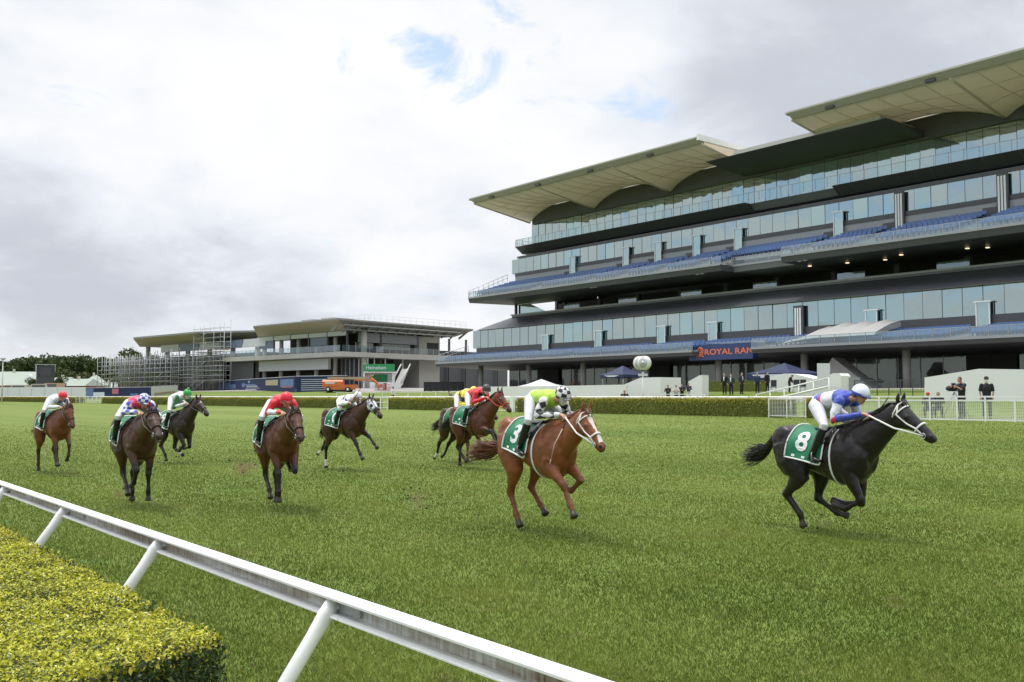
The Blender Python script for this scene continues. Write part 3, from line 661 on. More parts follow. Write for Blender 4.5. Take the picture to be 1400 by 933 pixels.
    def hp_(x, y, z): return hc + fr @ V3((x * k, y * k, z * k))
    cap = pal.get('cap')
    if cap is not None:
        mb = MB(); N, K = 72, 32; vs = []
        for i in range(K + 1):
            th = math.pi * .56 * i / K
            for j in range(N):
                a = 2 * math.pi * j / N; x, y, z = .128 * math.sin(th) * math.cos(a), .108 * math.sin(th) * math.sin(a), .128 * math.cos(th)
                vs.append(hp_(x - .005, y, z + .028))
        fs = [(i * N + j, (i + 1) * N + j, (i + 1) * N + (j + 1) % N, i * N + (j + 1) % N) for i in range(K) for j in range(N)]
        mb.add(vs, fs, 0, True); nv = len(vs)
        pk = []
        for j in range(13):
            a = rad(-62 + j * 124 / 12); pk += [hp_(.126 * math.cos(a) - .005, .106 * math.sin(a), .028), hp_((.126 + .055 * math.cos(a * 1.4) ** 2) * math.cos(a) - .005, .112 * math.sin(a), .012)]
        mb.add(pk, [(2 * j, 2 * j + 1, 2 * j + 3, 2 * j + 2) for j in range(12)], 0, True)
        if pal.get('pom'): mb.ell(hp_(-.005, 0, .175), (.032, .032, .032))
        me = mb.mesh('helmet', SHELL); co = mesh_co(me); L = (co - np.array(hc)) @ np.array(Matrix((f, sdv, up))).T
        cc = cap(L, nv); set_col(me, cc)
        md = link('helmet', me, root)
        s_ = md.modifiers.new('t', 'SOLIDIFY'); s_.thickness = .006; s_.offset = 1
        if pal.get('goggles', True):
            mb = MB(); mb.loft([hp_(.070, -.074, .03), hp_(.106, -.045, .026), hp_(.120, 0, .022), hp_(.106, .045, .026), hp_(.070, .074, .03)], [.022, .028, .024, .028, .022], [.012, .016, .016, .016, .012], side=up, n=10)
            mb.build('goggles', mat('goggle_lens', pal.get('lens', (.03, .03, .035)), .12, spec=.8), root, False)
    if 'hat' in pal:
        mb = MB(); mb.ell(hp_(-.008, 0, .062), (.112 * k, .092 * k, .082 * k), R=fr, n=18, k=8)
        pk = []
        for j in range(9):
            a = rad(-55 + j * 110 / 8); pk += [hp_(.105 * math.cos(a), .085 * math.sin(a), .058), hp_((.105 + .075 * math.cos(a)) * math.cos(a), .09 * math.sin(a), .048)]
        mb.add(pk, [(2 * j, 2 * j + 1, 2 * j + 3, 2 * j + 2) for j in range(8)], 0, True)
        mb.build('cap', mat('cap_cloth', pal['hat'], .8), root, False)
    return root
# ------------------------------------------------------------------ horses
COAT = attr_mat('horse_coat', .38, .22, 3.2, .30, sheen=.02, bump=.55, bscale=4.2, coat=.07); HAIR = attr_mat('mane_hair', .45, .2, 6, .5)
NUMCLOTH = mat('green_saddle_cloth', (.006, .17, .075), .6, var=.12, scale=6, bump=.3, bscale=10); NUMW = mat('white_number', (.75, .76, .75), .6, var=.04)
TACKW = mat('white_tack', (.74, .73, .69), .5, var=.06); TACKB = mat('brown_tack', (.035, .02, .013), .45); TACKR = mat('red_tack', (.45, .03, .025), .5)
SADL = mat('black_saddle_leather', (.015, .014, .014), .3)
TR = [(-1.04, 1.30, .13, .12), (-.98, 1.31, .21, .18), (-.88, 1.30, .275, .24), (-.7, 1.285, .31, .285), (-.5, 1.265, .295, .28), (-.3, 1.235, .295, .275), (-.1, 1.20, .325, .29), (.1, 1.19, .365, .285), (.25, 1.19, .38, .265), (.4, 1.20, .35, .24), (.52, 1.19, .27, .20), (.60, 1.17, .17, .14)]
TR = [(x, z - .02 - .03 * max(0, min(1, (x + .2) * 2)), h * 1.07, w * 1.10) for x, z, h, w in TR]
TRA = np.array(TR)
def drape(x, ph, off):
    a = abs(ph); lim = 1.30
    if a <= lim: return trunk(x, ph, off)
    p = trunk(x, math.copysign(lim, ph), off); k = (a - lim) * .36; return V3((p.x, p.y * (1 + .10 * min(1, (a - lim) * 1.5)), p.z - k))
def trunk(x, phi, off=0.0):
    zc, hh, hw = (float(np.interp(x, TRA[:, 0], TRA[:, i])) for i in (1, 2, 3))
    # phi 0 = top line, grows down the side
    return V3((x, (hw + off) * math.sin(phi), zc + (hh + off) * math.cos(phi)))
def dvec(a): a = rad(a); return V3((math.sin(a), 0, -math.cos(a)))
HORSES = {}
def spl(pts, n):
    P = [V3(p) for p in pts]; P = [P[0] * 2 - P[1]] + P + [P[-1] * 2 - P[-2]]; k = len(P) - 3; out = []
    for q in range(n):
        x = q / (n - 1) * k; i = min(int(x), k - 1); t = x - i; a, b, c, d = P[i:i + 4]
        out.append(.5 * ((2 * b) + (c - a) * t + (2 * a - 5 * b + 4 * c - d) * t * t + (3 * b - a - 3 * c + d) * t ** 3))
    return out
def horse(key, px, s, label, coat, legs, poll=(1.06, 1.9), head=-42, hlen=.66, air=.0, yaw=0, points=None, blaze=0, socks=(), tack='w', num='1', mane=None, tail=None, numlabel=None, hood=False, plain=False, pitch=0.0, sc=1.05):
    D = F / s; base = CAM + VH * D + RT * ((px - CX) / F * D); base.z = gz(base.y)
    mb = MB()
    mb.loft([(x, 0, z) for x, z, h, w in TR], [h for *_, h, w in TR], [w for *_, w in TR], n=26)
    mb.loft([(.1, 0, 1.42), (.18, 0, 1.46), (.3, 0, 1.47)], [.14, .16, .12], [.1, .10, .09], n=12)      # withers
    px_, pz_ = poll; A = V3((.30, 0, 1.27)); Bp = V3((px_ - .06, 0, pz_ - .13)); mid = A.lerp(Bp, .5) + V3((.0, 0, -.015))
    cps = [A, A.lerp(mid, .55), mid, mid.lerp(Bp, .55), Bp]
    NH = [.36, .295, .235, .185, .155]; NW = [.225, .185, .145, .115, .10]
    mb.loft(cps, NH, NW, n=20)
    d = V3((math.cos(rad(head)), 0, math.sin(rad(head)))); qd = V3((d.z, 0, -d.x))                      # qd: from forehead towards jaw
    HT = [(-.08, .10, .075), (0, .135, .095), (.14, .158, .108), (.28, .145, .104), (.42, .112, .082), (.58, .088, .066), (.74, .076, .06), (.88, .08, .064), (.97, .066, .056), (1.02, .035, .035)]
    T0 = V3((px_, 0, pz_))
    def hpt(t, a, k=1.0):
        h = np.interp(t, [x[0] for x in HT], [x[1] for x in HT]); w = np.interp(t, [x[0] for x in HT], [x[2] for x in HT])
        c = T0 + d * (hlen * t) + qd * h; return c + qd * (-h * k * math.cos(a)) + V3((0, w * k * math.sin(a), 0))     # a 0 = forehead line
    mb.loft([T0 + d * (hlen * t) + qd * h for t, h, w in HT], [h for t, h, w in HT], [w for t, h, w in HT], n=18)
    for sg in (-1, 1):
        e0 = hpt(-.03, sg * .75, .85); mb.loft([e0, e0 + V3((.005, sg * .012, .07)), e0 + V3((.02, sg * .016, .13)), e0 + V3((.035, sg * .008, .175))], [.03, .036, .026, .006], [.022, .024, .017, .005], n=10)
        mb.ell(hpt(.30, sg * 1.05, .97), (.035, .02, .028), n=8, k=6); 
        n0 = hpt(.93, sg * .95, .95); mb.ell(n0, (.024, .014, .03), n=8, k=6)
        mb.ell(trunk(-.78, sg * 1.15, -.1), (.24, .12, .22), n=12, k=8)                                   # haunch
        mb.ell(trunk(.34, sg * 1.3, -.1), (.16, .10, .24), n=12, k=8)                                     # shoulder
    for sg in (-1, 1): mb.ell((.47, sg * .095, 1.08), (.13, .10, .17), n=12, k=8)
    def lg(pts, h, w, **k): mb.loft(pts, [x * 1.14 for x in h], [x * 1.20 for x in w], **k)
    LS = []; foot = []
    for nm, sg in (('FR', -1), ('FL', 1)):
        fa, ca, pa = legs[nm]; y0, y1 = sg * .17, sg * .135
        E = V3((.25 + .13 * max(0, math.sin(rad(fa))), y0, .93 + .06 * abs(math.sin(rad(fa))))); K = E + dvec(fa) * .44; K.y = sg * .135; Ft = K + dvec(ca) * .30; Ft.y = y1; Ho = Ft + dvec(pa) * .135; Ho.y = y1
        Tp = Ho + dvec(pa + 4) * .07
        lg([(.36, sg * .15, 1.15), E.lerp(V3((.36, sg * .15, 1.15)), .35), E, E.lerp(K, .3), E.lerp(K, .65), E.lerp(K, .88)], [.15, .15, .118, .09, .066, .052], [.085, .095, .085, .068, .052, .044], n=14)
        lg([E.lerp(K, .82), E.lerp(K, .95), K, K.lerp(Ft, .12), K.lerp(Ft, .3), K.lerp(Ft, .6), K.lerp(Ft, .85), Ft, Ft.lerp(Ho, .35), Ft.lerp(Ho, .75), Ho], [.055, .058, .058, .05, .039, .036, .038, .047, .04, .036, .042], [.046, .05, .05, .042, .033, .029, .032, .04, .035, .034, .04], n=12)
        lg([Ho + (Ho - Tp) * .1, Ho, Tp], [.04, .046, .056], [.038, .044, .052], n=12); LS += [(E.lerp(K, .5), K, nm), (K, Ft, nm), (Ft, Tp, nm)]; foot.append((Ho, Tp, nm, Ft))
    for nm, sg in (('HR', -1), ('HL', 1)):
        fe, ti, ca, pa = legs[nm]; y0, y1 = sg * .185, sg * .14
        H = V3((-.72, y0, 1.2)); S = H + dvec(fe) * .42; S.y = sg * .19; Hk = S + dvec(ti) * .45; Hk.y = sg * .15; Ft = Hk + dvec(ca) * .37; Ft.y = y1; Ho = Ft + dvec(pa) * .135; Ho.y = y1; Tp = Ho + dvec(pa + 4) * .07
        lg([H + V3((-.01, -y0 * .4, .2)), H + V3((-.02, 0, .08)), H.lerp(S, .4) + V3((-.04, 0, 0)), H.lerp(S, .8) + V3((-.05, 0, 0)), S.lerp(Hk, .15), S.lerp(Hk, .4), S.lerp(Hk, .65), S.lerp(Hk, .85)], [.13, .23, .235, .19, .145, .105, .072, .054], [.06, .115, .13, .12, .10, .075, .055, .046], n=16)
        lg([S.lerp(Hk, .75), S.lerp(Hk, .92), Hk, Hk.lerp(Ft, .12), Hk.lerp(Ft, .3), Hk.lerp(Ft, .6), Hk.lerp(Ft, .87), Ft, Ft.lerp(Ho, .35), Ft.lerp(Ho, .75), Ho], [.06, .066, .07, .058, .045, .04, .041, .05, .041, .037, .042], [.048, .05, .05, .044, .036, .031, .034, .042, .036, .034, .04], n=12)
        heel = Hk + (Hk - S).normalized() * .05; mb.loft([S.lerp(Hk, .8), heel, Hk.lerp(Ft, .25)], [.03, .03, .02], [.02, .024, .02], n=8)
        lg([Ho + (Ho - Tp) * .1, Ho, Tp], [.04, .046, .056], [.038, .044, .052], n=12); LS += [(S.lerp(Hk, .55), Hk, nm), (Hk, Ft, nm), (Ft, Tp, nm)]; foot.append((Ho, Tp, nm, Ft))
    low = min(min(a.z, b.z) - .035 for a, b, *_ in foot); dz = air - low
    me = remesh(mb, .0135, 9, 'racehorse'); me.materials.append(COAT); co = mesh_co(me); n = len(co)
    c = np.tile(np.array(coat), (n, 1)); nzv = np.array([mnoise.noise(V3(p) * 2.2 + V3((px, 0, 0))) for p in co[::1]])
    c = c * (1 + .22 * nzv)[:, None]
    pt = np.array(points if points else [x * .75 for x in coat])
    for a, b, nm in LS:
        t, ds = seg_t(co, a, b); w = (ds < .1)
        upper = nm[0] in 'FH' and any((a - x[0]).length < 1e-6 for x in LS if x[2] == nm and x is LS[[i for i, y in enumerate(LS) if y[2] == nm][0]])
        wt = np.where(w, np.clip(t * 1.6, 0, 1) if upper else 1.0, 0.0)[:, None]; wt[:, 0] *= (co[:, 2] < 1.0); c = c * (1 - wt) + pt * wt
    t, ds = seg_t(co, T0 + d * hlen * .86 + qd * .075, T0 + d * hlen * 1.02 + qd * .06); w = np.clip(1.6 - ds / .07, 0, 1)[:, None] * (.8 if points else .45); c = c * (1 - w) + np.array((.02, .014, .012)) * w
    for sg in (-1, 1):
        ds = np.linalg.norm(co - np.array(hpt(.95, sg * .95, 1.0)), axis=1); c[ds < .024] = (.006, .005, .005)
    rel = co - np.array(T0); tt = (rel @ np.array(d)) / hlen; qq = rel @ np.array(qd)
    if blaze:
        bm_ = (tt > .1) & (tt < .1 + .75 * min(1, blaze)) & (np.abs(co[:, 1]) < .03 * min(1.2, blaze) + .012 * np.sin(tt * 9)) & (qq < .06); c[bm_] = (.62, .58, .52)
    for a, b, nm, ft in foot:
        t, ds = seg_t(co, a.lerp(b, .12), b + (b - a) * .8); c[ds < .066] = (.035, .028, .024)
        if nm in socks:
            t, ds = seg_t(co, ft, a); c[(ds < .06) & (t < .97)] = (.58, .54, .48)
    set_col(me, c); wrinkle(me, .009, 5.2, px)
    root = link('racehorse', me); root.location = (base.x, base.y, base.z + dz); root.rotation_euler = (0, rad(pitch), rad(yaw)); root.location.z = base.z + dz * (sc if isinstance(sc, float) else sc[2]); root.scale = (sc,) * 3 if isinstance(sc, float) else sc; tag(root, label, 'racehorse', 'racehorses galloping in the race')
    L = lambda mb_, nm_, mt: mb_.build(nm_, mt, root, False)
    for sg in (-1, 1):
        mb = MB(); mb.ell(hpt(.31, sg * 1.08, .985), (.021, .016, .017), n=10, k=8); L(mb, 'eye', mat('dark_eye', (.006, .004, .003), .08, spec=.9))
    # hair
    r = random.Random(px); hc = mane if mane else [x * .35 for x in coat]
    mb = MB()
    for i in range(110):
        u = i / 109; a = cps[0].lerp(cps[-1], u); j = min(3, int(u * 4)); ff = u * 4 - j; h = NH[j] * (1 - ff) + NH[j + 1] * ff; ctr = cps[j].lerp(cps[j + 1], ff)
        tdir = (cps[-1] - cps[0]).normalized(); nrm = V3((-tdir.z, 0, tdir.x)); o = ctr + nrm * (h - .02); sgn = -1 if r.random() < .7 else 1
        Lh = r.uniform(.07, .15); bk = r.uniform(.5, 1.1)
        mb.tube(spl([o, o + nrm * .022 + V3((-.05 * bk, sgn * .02, 0)), o + nrm * -.01 + V3((-.13 * bk, sgn * .055, -Lh * .3)), o + V3((-.2 * bk, sgn * .085, -Lh * .8))], 7), [.013, .013, .013, .012, .010, .007, .002], 0, 5, col=tuple(x * r.uniform(.7, 1.3) for x in hc))
    tdir = (cps[-1] - cps[0]).normalized(); nrm = V3((-tdir.z, 0, tdir.x)); mb.tube([c + nrm * (h - .012) for c, h in zip(cps, NH)] + [hpt(-.03, 0, .95)], .022, 0, 7, col=tuple(hc))
    for i in range(9):
        o = hpt(-.03, r.uniform(-.5, .5), .95); mb.tube([o, o + V3((.03, r.uniform(-.03, .03), .03)), o + d * r.uniform(.08, .14) - qd * .02 + V3((0, r.uniform(-.05, .05), 0))], [.012, .011, .002], 0, 5, col=tuple(hc))
    L(mb, 'mane', HAIR)
    mb = MB(); tl = tail or [(-1.02, 1.40), (-1.14, 1.36), (-1.28, 1.18), (-1.48, 1.02), (-1.74, .93)]
    tp = [V3((q[0], q[2] if len(q) > 2 else 0, q[1])) for q in tl]; mb.loft(tp[:3] + [tp[2].lerp(tp[3], .5)], [.045, .05, .045, .015], [.04, .045, .04, .015], n=10, col=tuple(hc))
    for i in range(170):
        ph = r.uniform(0, 6.28); q = r.uniform(0, 1) ** .5; ln = r.uniform(.7, 1.05); pts = []
        for j, p in enumerate(tp):
            sp = (.02, .035, .06, .085, .13)[j] * q; pts.append(tp[0] + (p - tp[0]) * (1 if j < 3 else ln) + V3((0, math.cos(ph) * sp, math.sin(ph) * sp)) + V3((0, 0, r.uniform(-.02, .02) * j)))
        mb.tube(spl(pts, 11), [.010, .010, .010, .010, .009, .009, .008, .007, .006, .004, .001], 0, 4, col=tuple(x * r.uniform(.7, 1.35) for x in hc))
    L(mb, 'tail', HAIR)
    # saddle cloth draped on the barrel, number standing on each side
    xa, xb = -.55, .08; NXc, NP = 18, 40; pm = 1.94
    def cl(u, v, off=.018):
        ph = (v * 2 - 1) * pm; sh = .10 * abs(v * 2 - 1); return drape(xa + (xb - xa) * u - sh, ph, off + .008 * math.sin(u * 9 + abs(ph) * 5))
    mb = MB(); g = [cl(i / NXc, j / NP) for i in range(NXc + 1) for j in range(NP + 1)]; NV = NP + 1
    for i in range(NXc):
        for j in range(NP):
            edge = i in (0, NXc - 1) and False
            mb.F.append((i * NV + j, (i + 1) * NV + j, (i + 1) * NV + j + 1, i * NV + j + 1)); mb.M.append(0); mb.S.append(True)
    mb.V = g; mb.C = [(1, 1, 1)] * len(g)
    for u in (0.0, 1.0): mb.tube([cl(u, j / 40, .024) for j in range(41)], .013, 1, 5)
    for v in (0.0, 1.0): mb.tube([cl(j / 20, v, .024) for j in range(21)], .013, 1, 5)
    def side_text(sx, uc, vc, body, h, bold):
        vs, fs = text_geo(body, bold); k = h / .7; out = []; hh_ = h
        for p in vs:
            uu = uc + sx * p.x * k / (xb - xa); ph = vc - p.y * k / .34
            v = .5 + (ph / pm) / 2 * (-1 if sx > 0 else 1)
            out.append(cl(uu, v, .027))
        mb.add(out, fs, 1)
    for sx in (1, -1):
        side_text(sx, .40, 1.18, num, .29, .03)
        for q in range(3): side_text(sx, .22 + q * .3, 1.77, '-', .11, .06)
    cloth = L(mb, 'saddle_cloth', [NUMCLOTH, NUMW])
    mb = MB(); mb.loft([(-.30, 0, 1.545), (-.2, 0, 1.545), (-.05, 0, 1.545), (.1, 0, 1.575), (.17, 0, 1.61)], [.02, .03, .03, .035, .02], [.10, .15, .14, .10, .06], n=14)
    for sg in (-1, 1): mb.loft([trunk(.0, sg * .25, .03), trunk(.02, sg * .7, .035), trunk(.03, sg * 1.1, .03)], [.12, .13, .09], [.014, .014, .012], side=(0, 1, .3), n=8)
    L(mb, 'saddle', SADL)
    mb = MB(); mb.tube([trunk(.12 , a, .008) for a in np.linspace(-math.pi, math.pi, 40)], .014, 0, 6); L(mb, 'girth', NUMW if tack == 'w' else TACKB)
    # bridle
    tm = {'w': TACKW, 'b': TACKB, 'r': TACKR}[tack]; rr = .0115 if tack == 'w' else .0105
    mb = MB(); K = 1.05
    def ringh(t, a0, a1, k=K, n=24): return [hpt(t, a, k) for a in np.linspace(a0, a1, n)]
    mb.tube(ringh(.62, -math.pi, math.pi, 1.10), rr * 1.3, 0, 6); mb.tube(ringh(.12, -1.6, 1.6, 1.06), rr, 0, 6)
    for sg in (-1, 1):
        mb.tube([hpt(-.02, 0, 1.1), hpt(.0, sg * .9, 1.08), hpt(.14, sg * 1.5, 1.06), hpt(.4, sg * 1.75, 1.1), hpt(.6, sg * 1.75, 1.12), hpt(.80, sg * 1.8, 1.1)], rr, 0, 6)
        mb.tube([hpt(.0, sg * .9, 1.08), hpt(.06, sg * 1.7, 1.1), hpt(.12, sg * 2.5, 1.08), hpt(.14, math.pi * sg, 1.05)], rr * .9, 0, 6)
        b0 = hpt(.82, sg * 1.8, 1.12); mb.tube([b0 + d * (.035 * math.cos(a)) + qd * (.035 * math.sin(a)) + V3((0, sg * .01, 0)) for a in np.linspace(0, 6.283, 13)], .007, 1, 5)
    L(mb, 'bridle', [tm, STEEL])
    if hood:
        mb = MB(); ts = np.linspace(-.02, .56, 14); N = 26; vs = []; fs = []; cols = []
        for i, t in enumerate(ts):
            for j in range(N): vs.append(hpt(t, -math.pi + 2 * math.pi * j / N, 1.07))
        mb.add(vs, [(i * N + j, (i + 1) * N + j, (i + 1) * N + (j + 1) % N, i * N + (j + 1) % N) for i in range(13) for j in range(N)], 0, True)
        hm = mb.mesh('hood', CLOTH); co = mesh_co(hm); cc = np.tile(np.array((.72, .72, .76)), (len(co), 1)); dk = (.02, .02, .07)
        rel = co - np.array(T0); t_ = rel @ np.array(d) / hlen
        cc[(np.abs(co[:, 1]) > .035) & (np.abs(co[:, 1]) < .055) & (t_ < .5)] = dk; cc[(t_ > .5)] = dk
        for sg in (-1, 1): cc[np.linalg.norm(co - np.array(hpt(.30, sg * 1.1, 1.07)), axis=1) < .05] = dk
        set_col(hm, cc); link('hood', hm, root)
        mb = MB()
        for sg in (-1, 1): mb.ell(hpt(.30, sg * 1.1, 1.12), (.05, .03, .05), n=12, k=8)
        for sg in (-1, 1): mb2 = MB(); mb2.ell(hpt(.31, sg * 1.1, 1.05), (.05, .034, .05), n=14, k=8); L(mb2, 'blinker_cup', mat('navy_cup', (.02, .02, .06), .5))
    HORSES[key] = dict(root=root, hpt=hpt, tm=tm, rr=rr, d=d, qd=qd, cps=cps, NH=NH)
    return root
def jockey(key, label, pal, lean=0.0, wr=(.60, .085, 1.60), headup=0.0, turn=0.0, wrR=None, elR=None, up=0.0, tuck=0.0):
    h = HORSES[key]; root = h['root']
    cz = [(c + V3((-.35, 0, .94)) * w) for c, w in zip(h['cps'], h['NH'])]; crest = float(np.interp(wr[0] + .08, [c.x for c in cz], [c.z for c in cz])); wr = (wr[0], .115, crest + .005)
    J = dict(pelvis=(-.29 - tuck, 0, 1.92 + up), chest=(.12, 0, 1.985 + up + lean), neck=(.30, 0, 1.985 + up + lean), head=(.425, 0, 2.03 + up + lean + headup), face=(.93, turn, -.36),
             sh=(.20, .175, 1.95 + up + lean), el=(.16, .28, 1.68), wr=wr, hip=(-.27 - tuck, .10, 1.89 + up), kn=(.08, .355, 1.60), an=(-.14, .375, 1.17), toe=(.16, 0, -.015), hd=(.9, 0, -.25))
    if wrR: J['wrR'] = wrR; J['elR'] = elR
    o = figure(J, 'person', root.location, root.rotation_euler.z, label, 'jockey', pal, 'jockeys riding in the race')
    o.rotation_euler = root.rotation_euler.copy(); o.scale = root.scale.copy()
    # reins from the bit to the hands; irons under the boots: tack, so parts of the horse
    mb = MB()
    for sg in (-1, 1):
        b0 = h['hpt'](.82, sg * 1.8, 1.12); w = V3((wr[0] + .09, sg * wr[1], wr[2] - .03)); 
        if wrR and sg < 0: w = V3((wr[0] + .09, .04, wr[2] - .03))
        m = b0.lerp(w, .5) + V3((0, sg * .05, -.03)); mb.tube([b0, m, w, w + V3((-.12, -sg * .03, -.06))], h['rr'] * 1.1, 0, 6)
    mb.build('reins', h['tm'], root, False)
    for sg in (-1, 1):
        mb = MB(); a = V3((-.10, sg * .375, 1.115)); mb.tube([a + V3((0, -.055, -.012)), a + V3((0, -.05, .08)), a + V3((0, 0, .13)), a + V3((0, .05, .08)), a + V3((0, .055, -.012)), a + V3((0, -.055, -.012))], .008, 0, 6)
        mb.tube([a + V3((0, 0, .13)), trunk(.06, sg * .9, .06)], .01, 1, 5); mb.build('stirrup', [STEEL, SADL], root, False)
    return o
def C(*a): return np.array(lin(*a))
def solid(c): return lambda co, ts, arm, ap, ang, ch: np.tile(np.array(c), (len(co), 1))
def pick(base, *rules):
    def fn(co, ts, arm, ap, ang, ch):
        out = np.tile(np.array(base), (len(co), 1))
        for cond, col in rules: out[cond(co, ts, arm, ap, ang, ch)] = col
        return out
    return fn
def chk(ap, ang, n=4, m=4): return ((np.floor(ap * n) + np.floor((ang + np.pi) / (2 * np.pi) * m)) % 2) == 0
def dia(ap, ang, n=2, m=3):
    a = ap * n; b = (ang + np.pi) / (2 * np.pi) * m; return ((np.floor(a + b) + np.floor(a - b)) % 2) == 0
def cap1(c, band=None):
    def fn(L, nv):
        o = np.tile(np.array(c), (len(L), 1))
        if band is not None: o[(L[:, 2] < .045)] = band
        return o
    return fn
def capchk(a, b, n=8):
    def fn(L, nv):
        az = np.arctan2(L[:, 1] / .108, L[:, 0] / .128); z = np.arccos(np.clip((L[:, 2] - .028) / .128, -1, 1)) / (math.pi / 2)
        k = ((np.floor((az + np.pi) / (2 * np.pi) * n + .25) + np.floor(z * 3.3 + .6)) % 2) == 0
        return np.where(k[:, None], np.array(a), np.array(b))
    return fn
WH = (.68, .68, .70); BK = (.015, .015, .017); NAVY = (.02, .025, .10); ROY = lin(52, 72, 168); RED = lin(215, 22, 48); LIME = lin(165, 205, 40); YEL = lin(238, 214, 35); GRN = lin(22, 105, 62)
BLACKC = (.014, .0115, .0105); CHEST = (.205, .066, .021); BAY = (.092, .030, .012); DBAY = (.050, .020, .010); BRN = (.060, .024, .011); PTS = (.011, .0085, .008)
# ---- 9 black horse, far right
horse('black', 1141, 89.5, 'black horse in white bridle galloping clear in front of the others', BLACKC,
      dict(FR=(26, -62, -105), FL=(6, -82, -100), HR=(36, -46, 42, 18), HL=(52, -8, 62, 80)), poll=(1.10, 1.93), head=-43, air=.03, num='8', sc=1.05, yaw=-5, mane=(.007, .006, .006),
      tail=[(-1.02, 1.40), (-1.14, 1.38), (-1.28, 1.2), (-1.5, 1.08), (-1.78, 1.05)])
jockey('black', 'jockey in royal blue and white silks with pale cap, crouched on the leading black horse', dict(
    jacket=pick(ROY, (lambda co, ts, arm, ap, ang, ch: ~arm & (ts > .20) & (ts < .26), RED), (lambda co, ts, arm, ap, ang, ch: ~arm & (ts >= .26) & (ts < .64), WH),
                (lambda co, ts, arm, ap, ang, ch: arm & (ap > .22) & (ap < 1.0), (.66, .67, .72)), (lambda co, ts, arm, ap, ang, ch: arm & (ap > 1.0) & (ap < 1.12), RED)),
    legs=(.60, .60, .65), cap=cap1((.70, .75, .82), ROY), lens=(.25, .27, .3)), wr=(.56, .08, 1.60))
# ---- 8 chestnut with white blaze
horse('chestnut', 741, 88, 'bright chestnut horse with a white blaze and white bridle, second behind the black', CHEST,
      dict(FR=(54, 34, 38), FL=(64, -52, -95), HR=(30, -24, 30, 36), HL=(48, -22, 54, 48)), poll=(1.04, 1.80), head=-47, hlen=.62, air=.0, num='3', blaze=1.0, mane=(.13, .045, .016),
      tail=[(-1.02, 1.38), (-1.12, 1.30), (-1.25, 1.08), (-1.46, .94, -.10), (-1.90, .90, -.26)], yaw=-7, sc=1.03, pitch=3.5)
jockey('chestnut', 'jockey in lime green silks with black and white diamond sleeves and chequered cap', dict(
    jacket=pick(LIME, (lambda co, ts, arm, ap, ang, ch: arm & dia(ap, ang), BK), (lambda co, ts, arm, ap, ang, ch: arm & ~dia(ap, ang), WH), (lambda co, ts, arm, ap, ang, ch: arm & (ap > 1.75), WH)),
    legs=(.60, .60, .65), cap=capchk(BK, WH), mask=(.55, .53, .52)), wr=(.58, .08, 1.60), up=-.01, lean=-.05)
# ---- 6 bay, red silks
horse('redbay', 652, 47.3, 'bay horse in red bridle, nearer of two horses running side by side', BAY,
      dict(FR=(82, 38, -30), FL=(58, 28, 20), HR=(34, -26, 44, 50), HL=(8, -46, 0, 2)), poll=(1.06, 1.98), head=-46, num='1', tack='r', points=PTS, mane=(.012, .009, .008))
jockey('redbay', 'jockey in plain red silks and dark grey cap beside the yellow capped rider', dict(jacket=pick(RED, (lambda co, ts, arm, ap, ang, ch: ~arm & (ts > .7) & (co[:, 2] < ch[2] - .03), BK)), legs=(.66, .67, .72), cap=cap1((.035, .04, .043)), mask=(.7, .68, .66)), wr=(.60, .08, 1.60))
# ---- 7 hidden companion
horse('yellowbay', 636, 43.5, 'dark bay horse half hidden on the far side of the red rider', DBAY,
      dict(FR=(8, -4, 8), FL=(30, -40, -60), HR=(-8, -52, -20, -50), HL=(-2, -48, -30, -60)), poll=(1.10, 1.80), head=-44, num='7', tack='b', points=PTS, socks=('HR',), mane=(.012, .009, .008), air=.02)
jockey('yellowbay', 'jockey in yellow silks and yellow cap, half hidden by the red rider', dict(jacket=pick(YEL, (lambda co, ts, arm, ap, ang, ch: ~arm & (ts > .35) & (ts < .5), BK), (lambda co, ts, arm, ap, ang, ch: arm & (ap > .3) & (ap < .7), BK)), legs=(.66, .67, .72), cap=cap1(YEL)), wr=(.60, .08, 1.60), up=.04)
# ---- 5 white silks, blinker hood
horse('hooded', 477, 48, 'dark brown horse in white and navy blinker hood, striding apart from the rest', DBAY,
      dict(FR=(34, 34, 42), FL=(68, 50, 50), HR=(18, -38, 0, 4), HL=(-26, -62, -36, -66)), poll=(1.08, 1.88), head=-46, num='10', sc=1.0, yaw=7, tack='b', points=PTS, hood=True, socks=('HR', 'HL'), mane=(.012, .009, .008), tail=[(-1.02, 1.38), (-1.1, 1.28), (-1.16, 1.08), (-1.22, .9), (-1.3, .78)])
jockey('hooded', 'jockey in white silks with navy trim, arm raised with a whip', dict(jacket=pick(WH, (lambda co, ts, arm, ap, ang, ch: ~arm & (ts > .45) & (ts < .55), NAVY), (lambda co, ts, arm, ap, ang, ch: arm & (ap > .1) & (ap < .28), NAVY)), legs=(.72, .72, .76), cap=cap1(WH, (.55, .56, .62))), wr=(.58, .08, 1.62), wrR=(.34, -.22, 1.76), elR=(.10, -.40, 1.70), tuck=.02, up=-.09, lean=-.03)
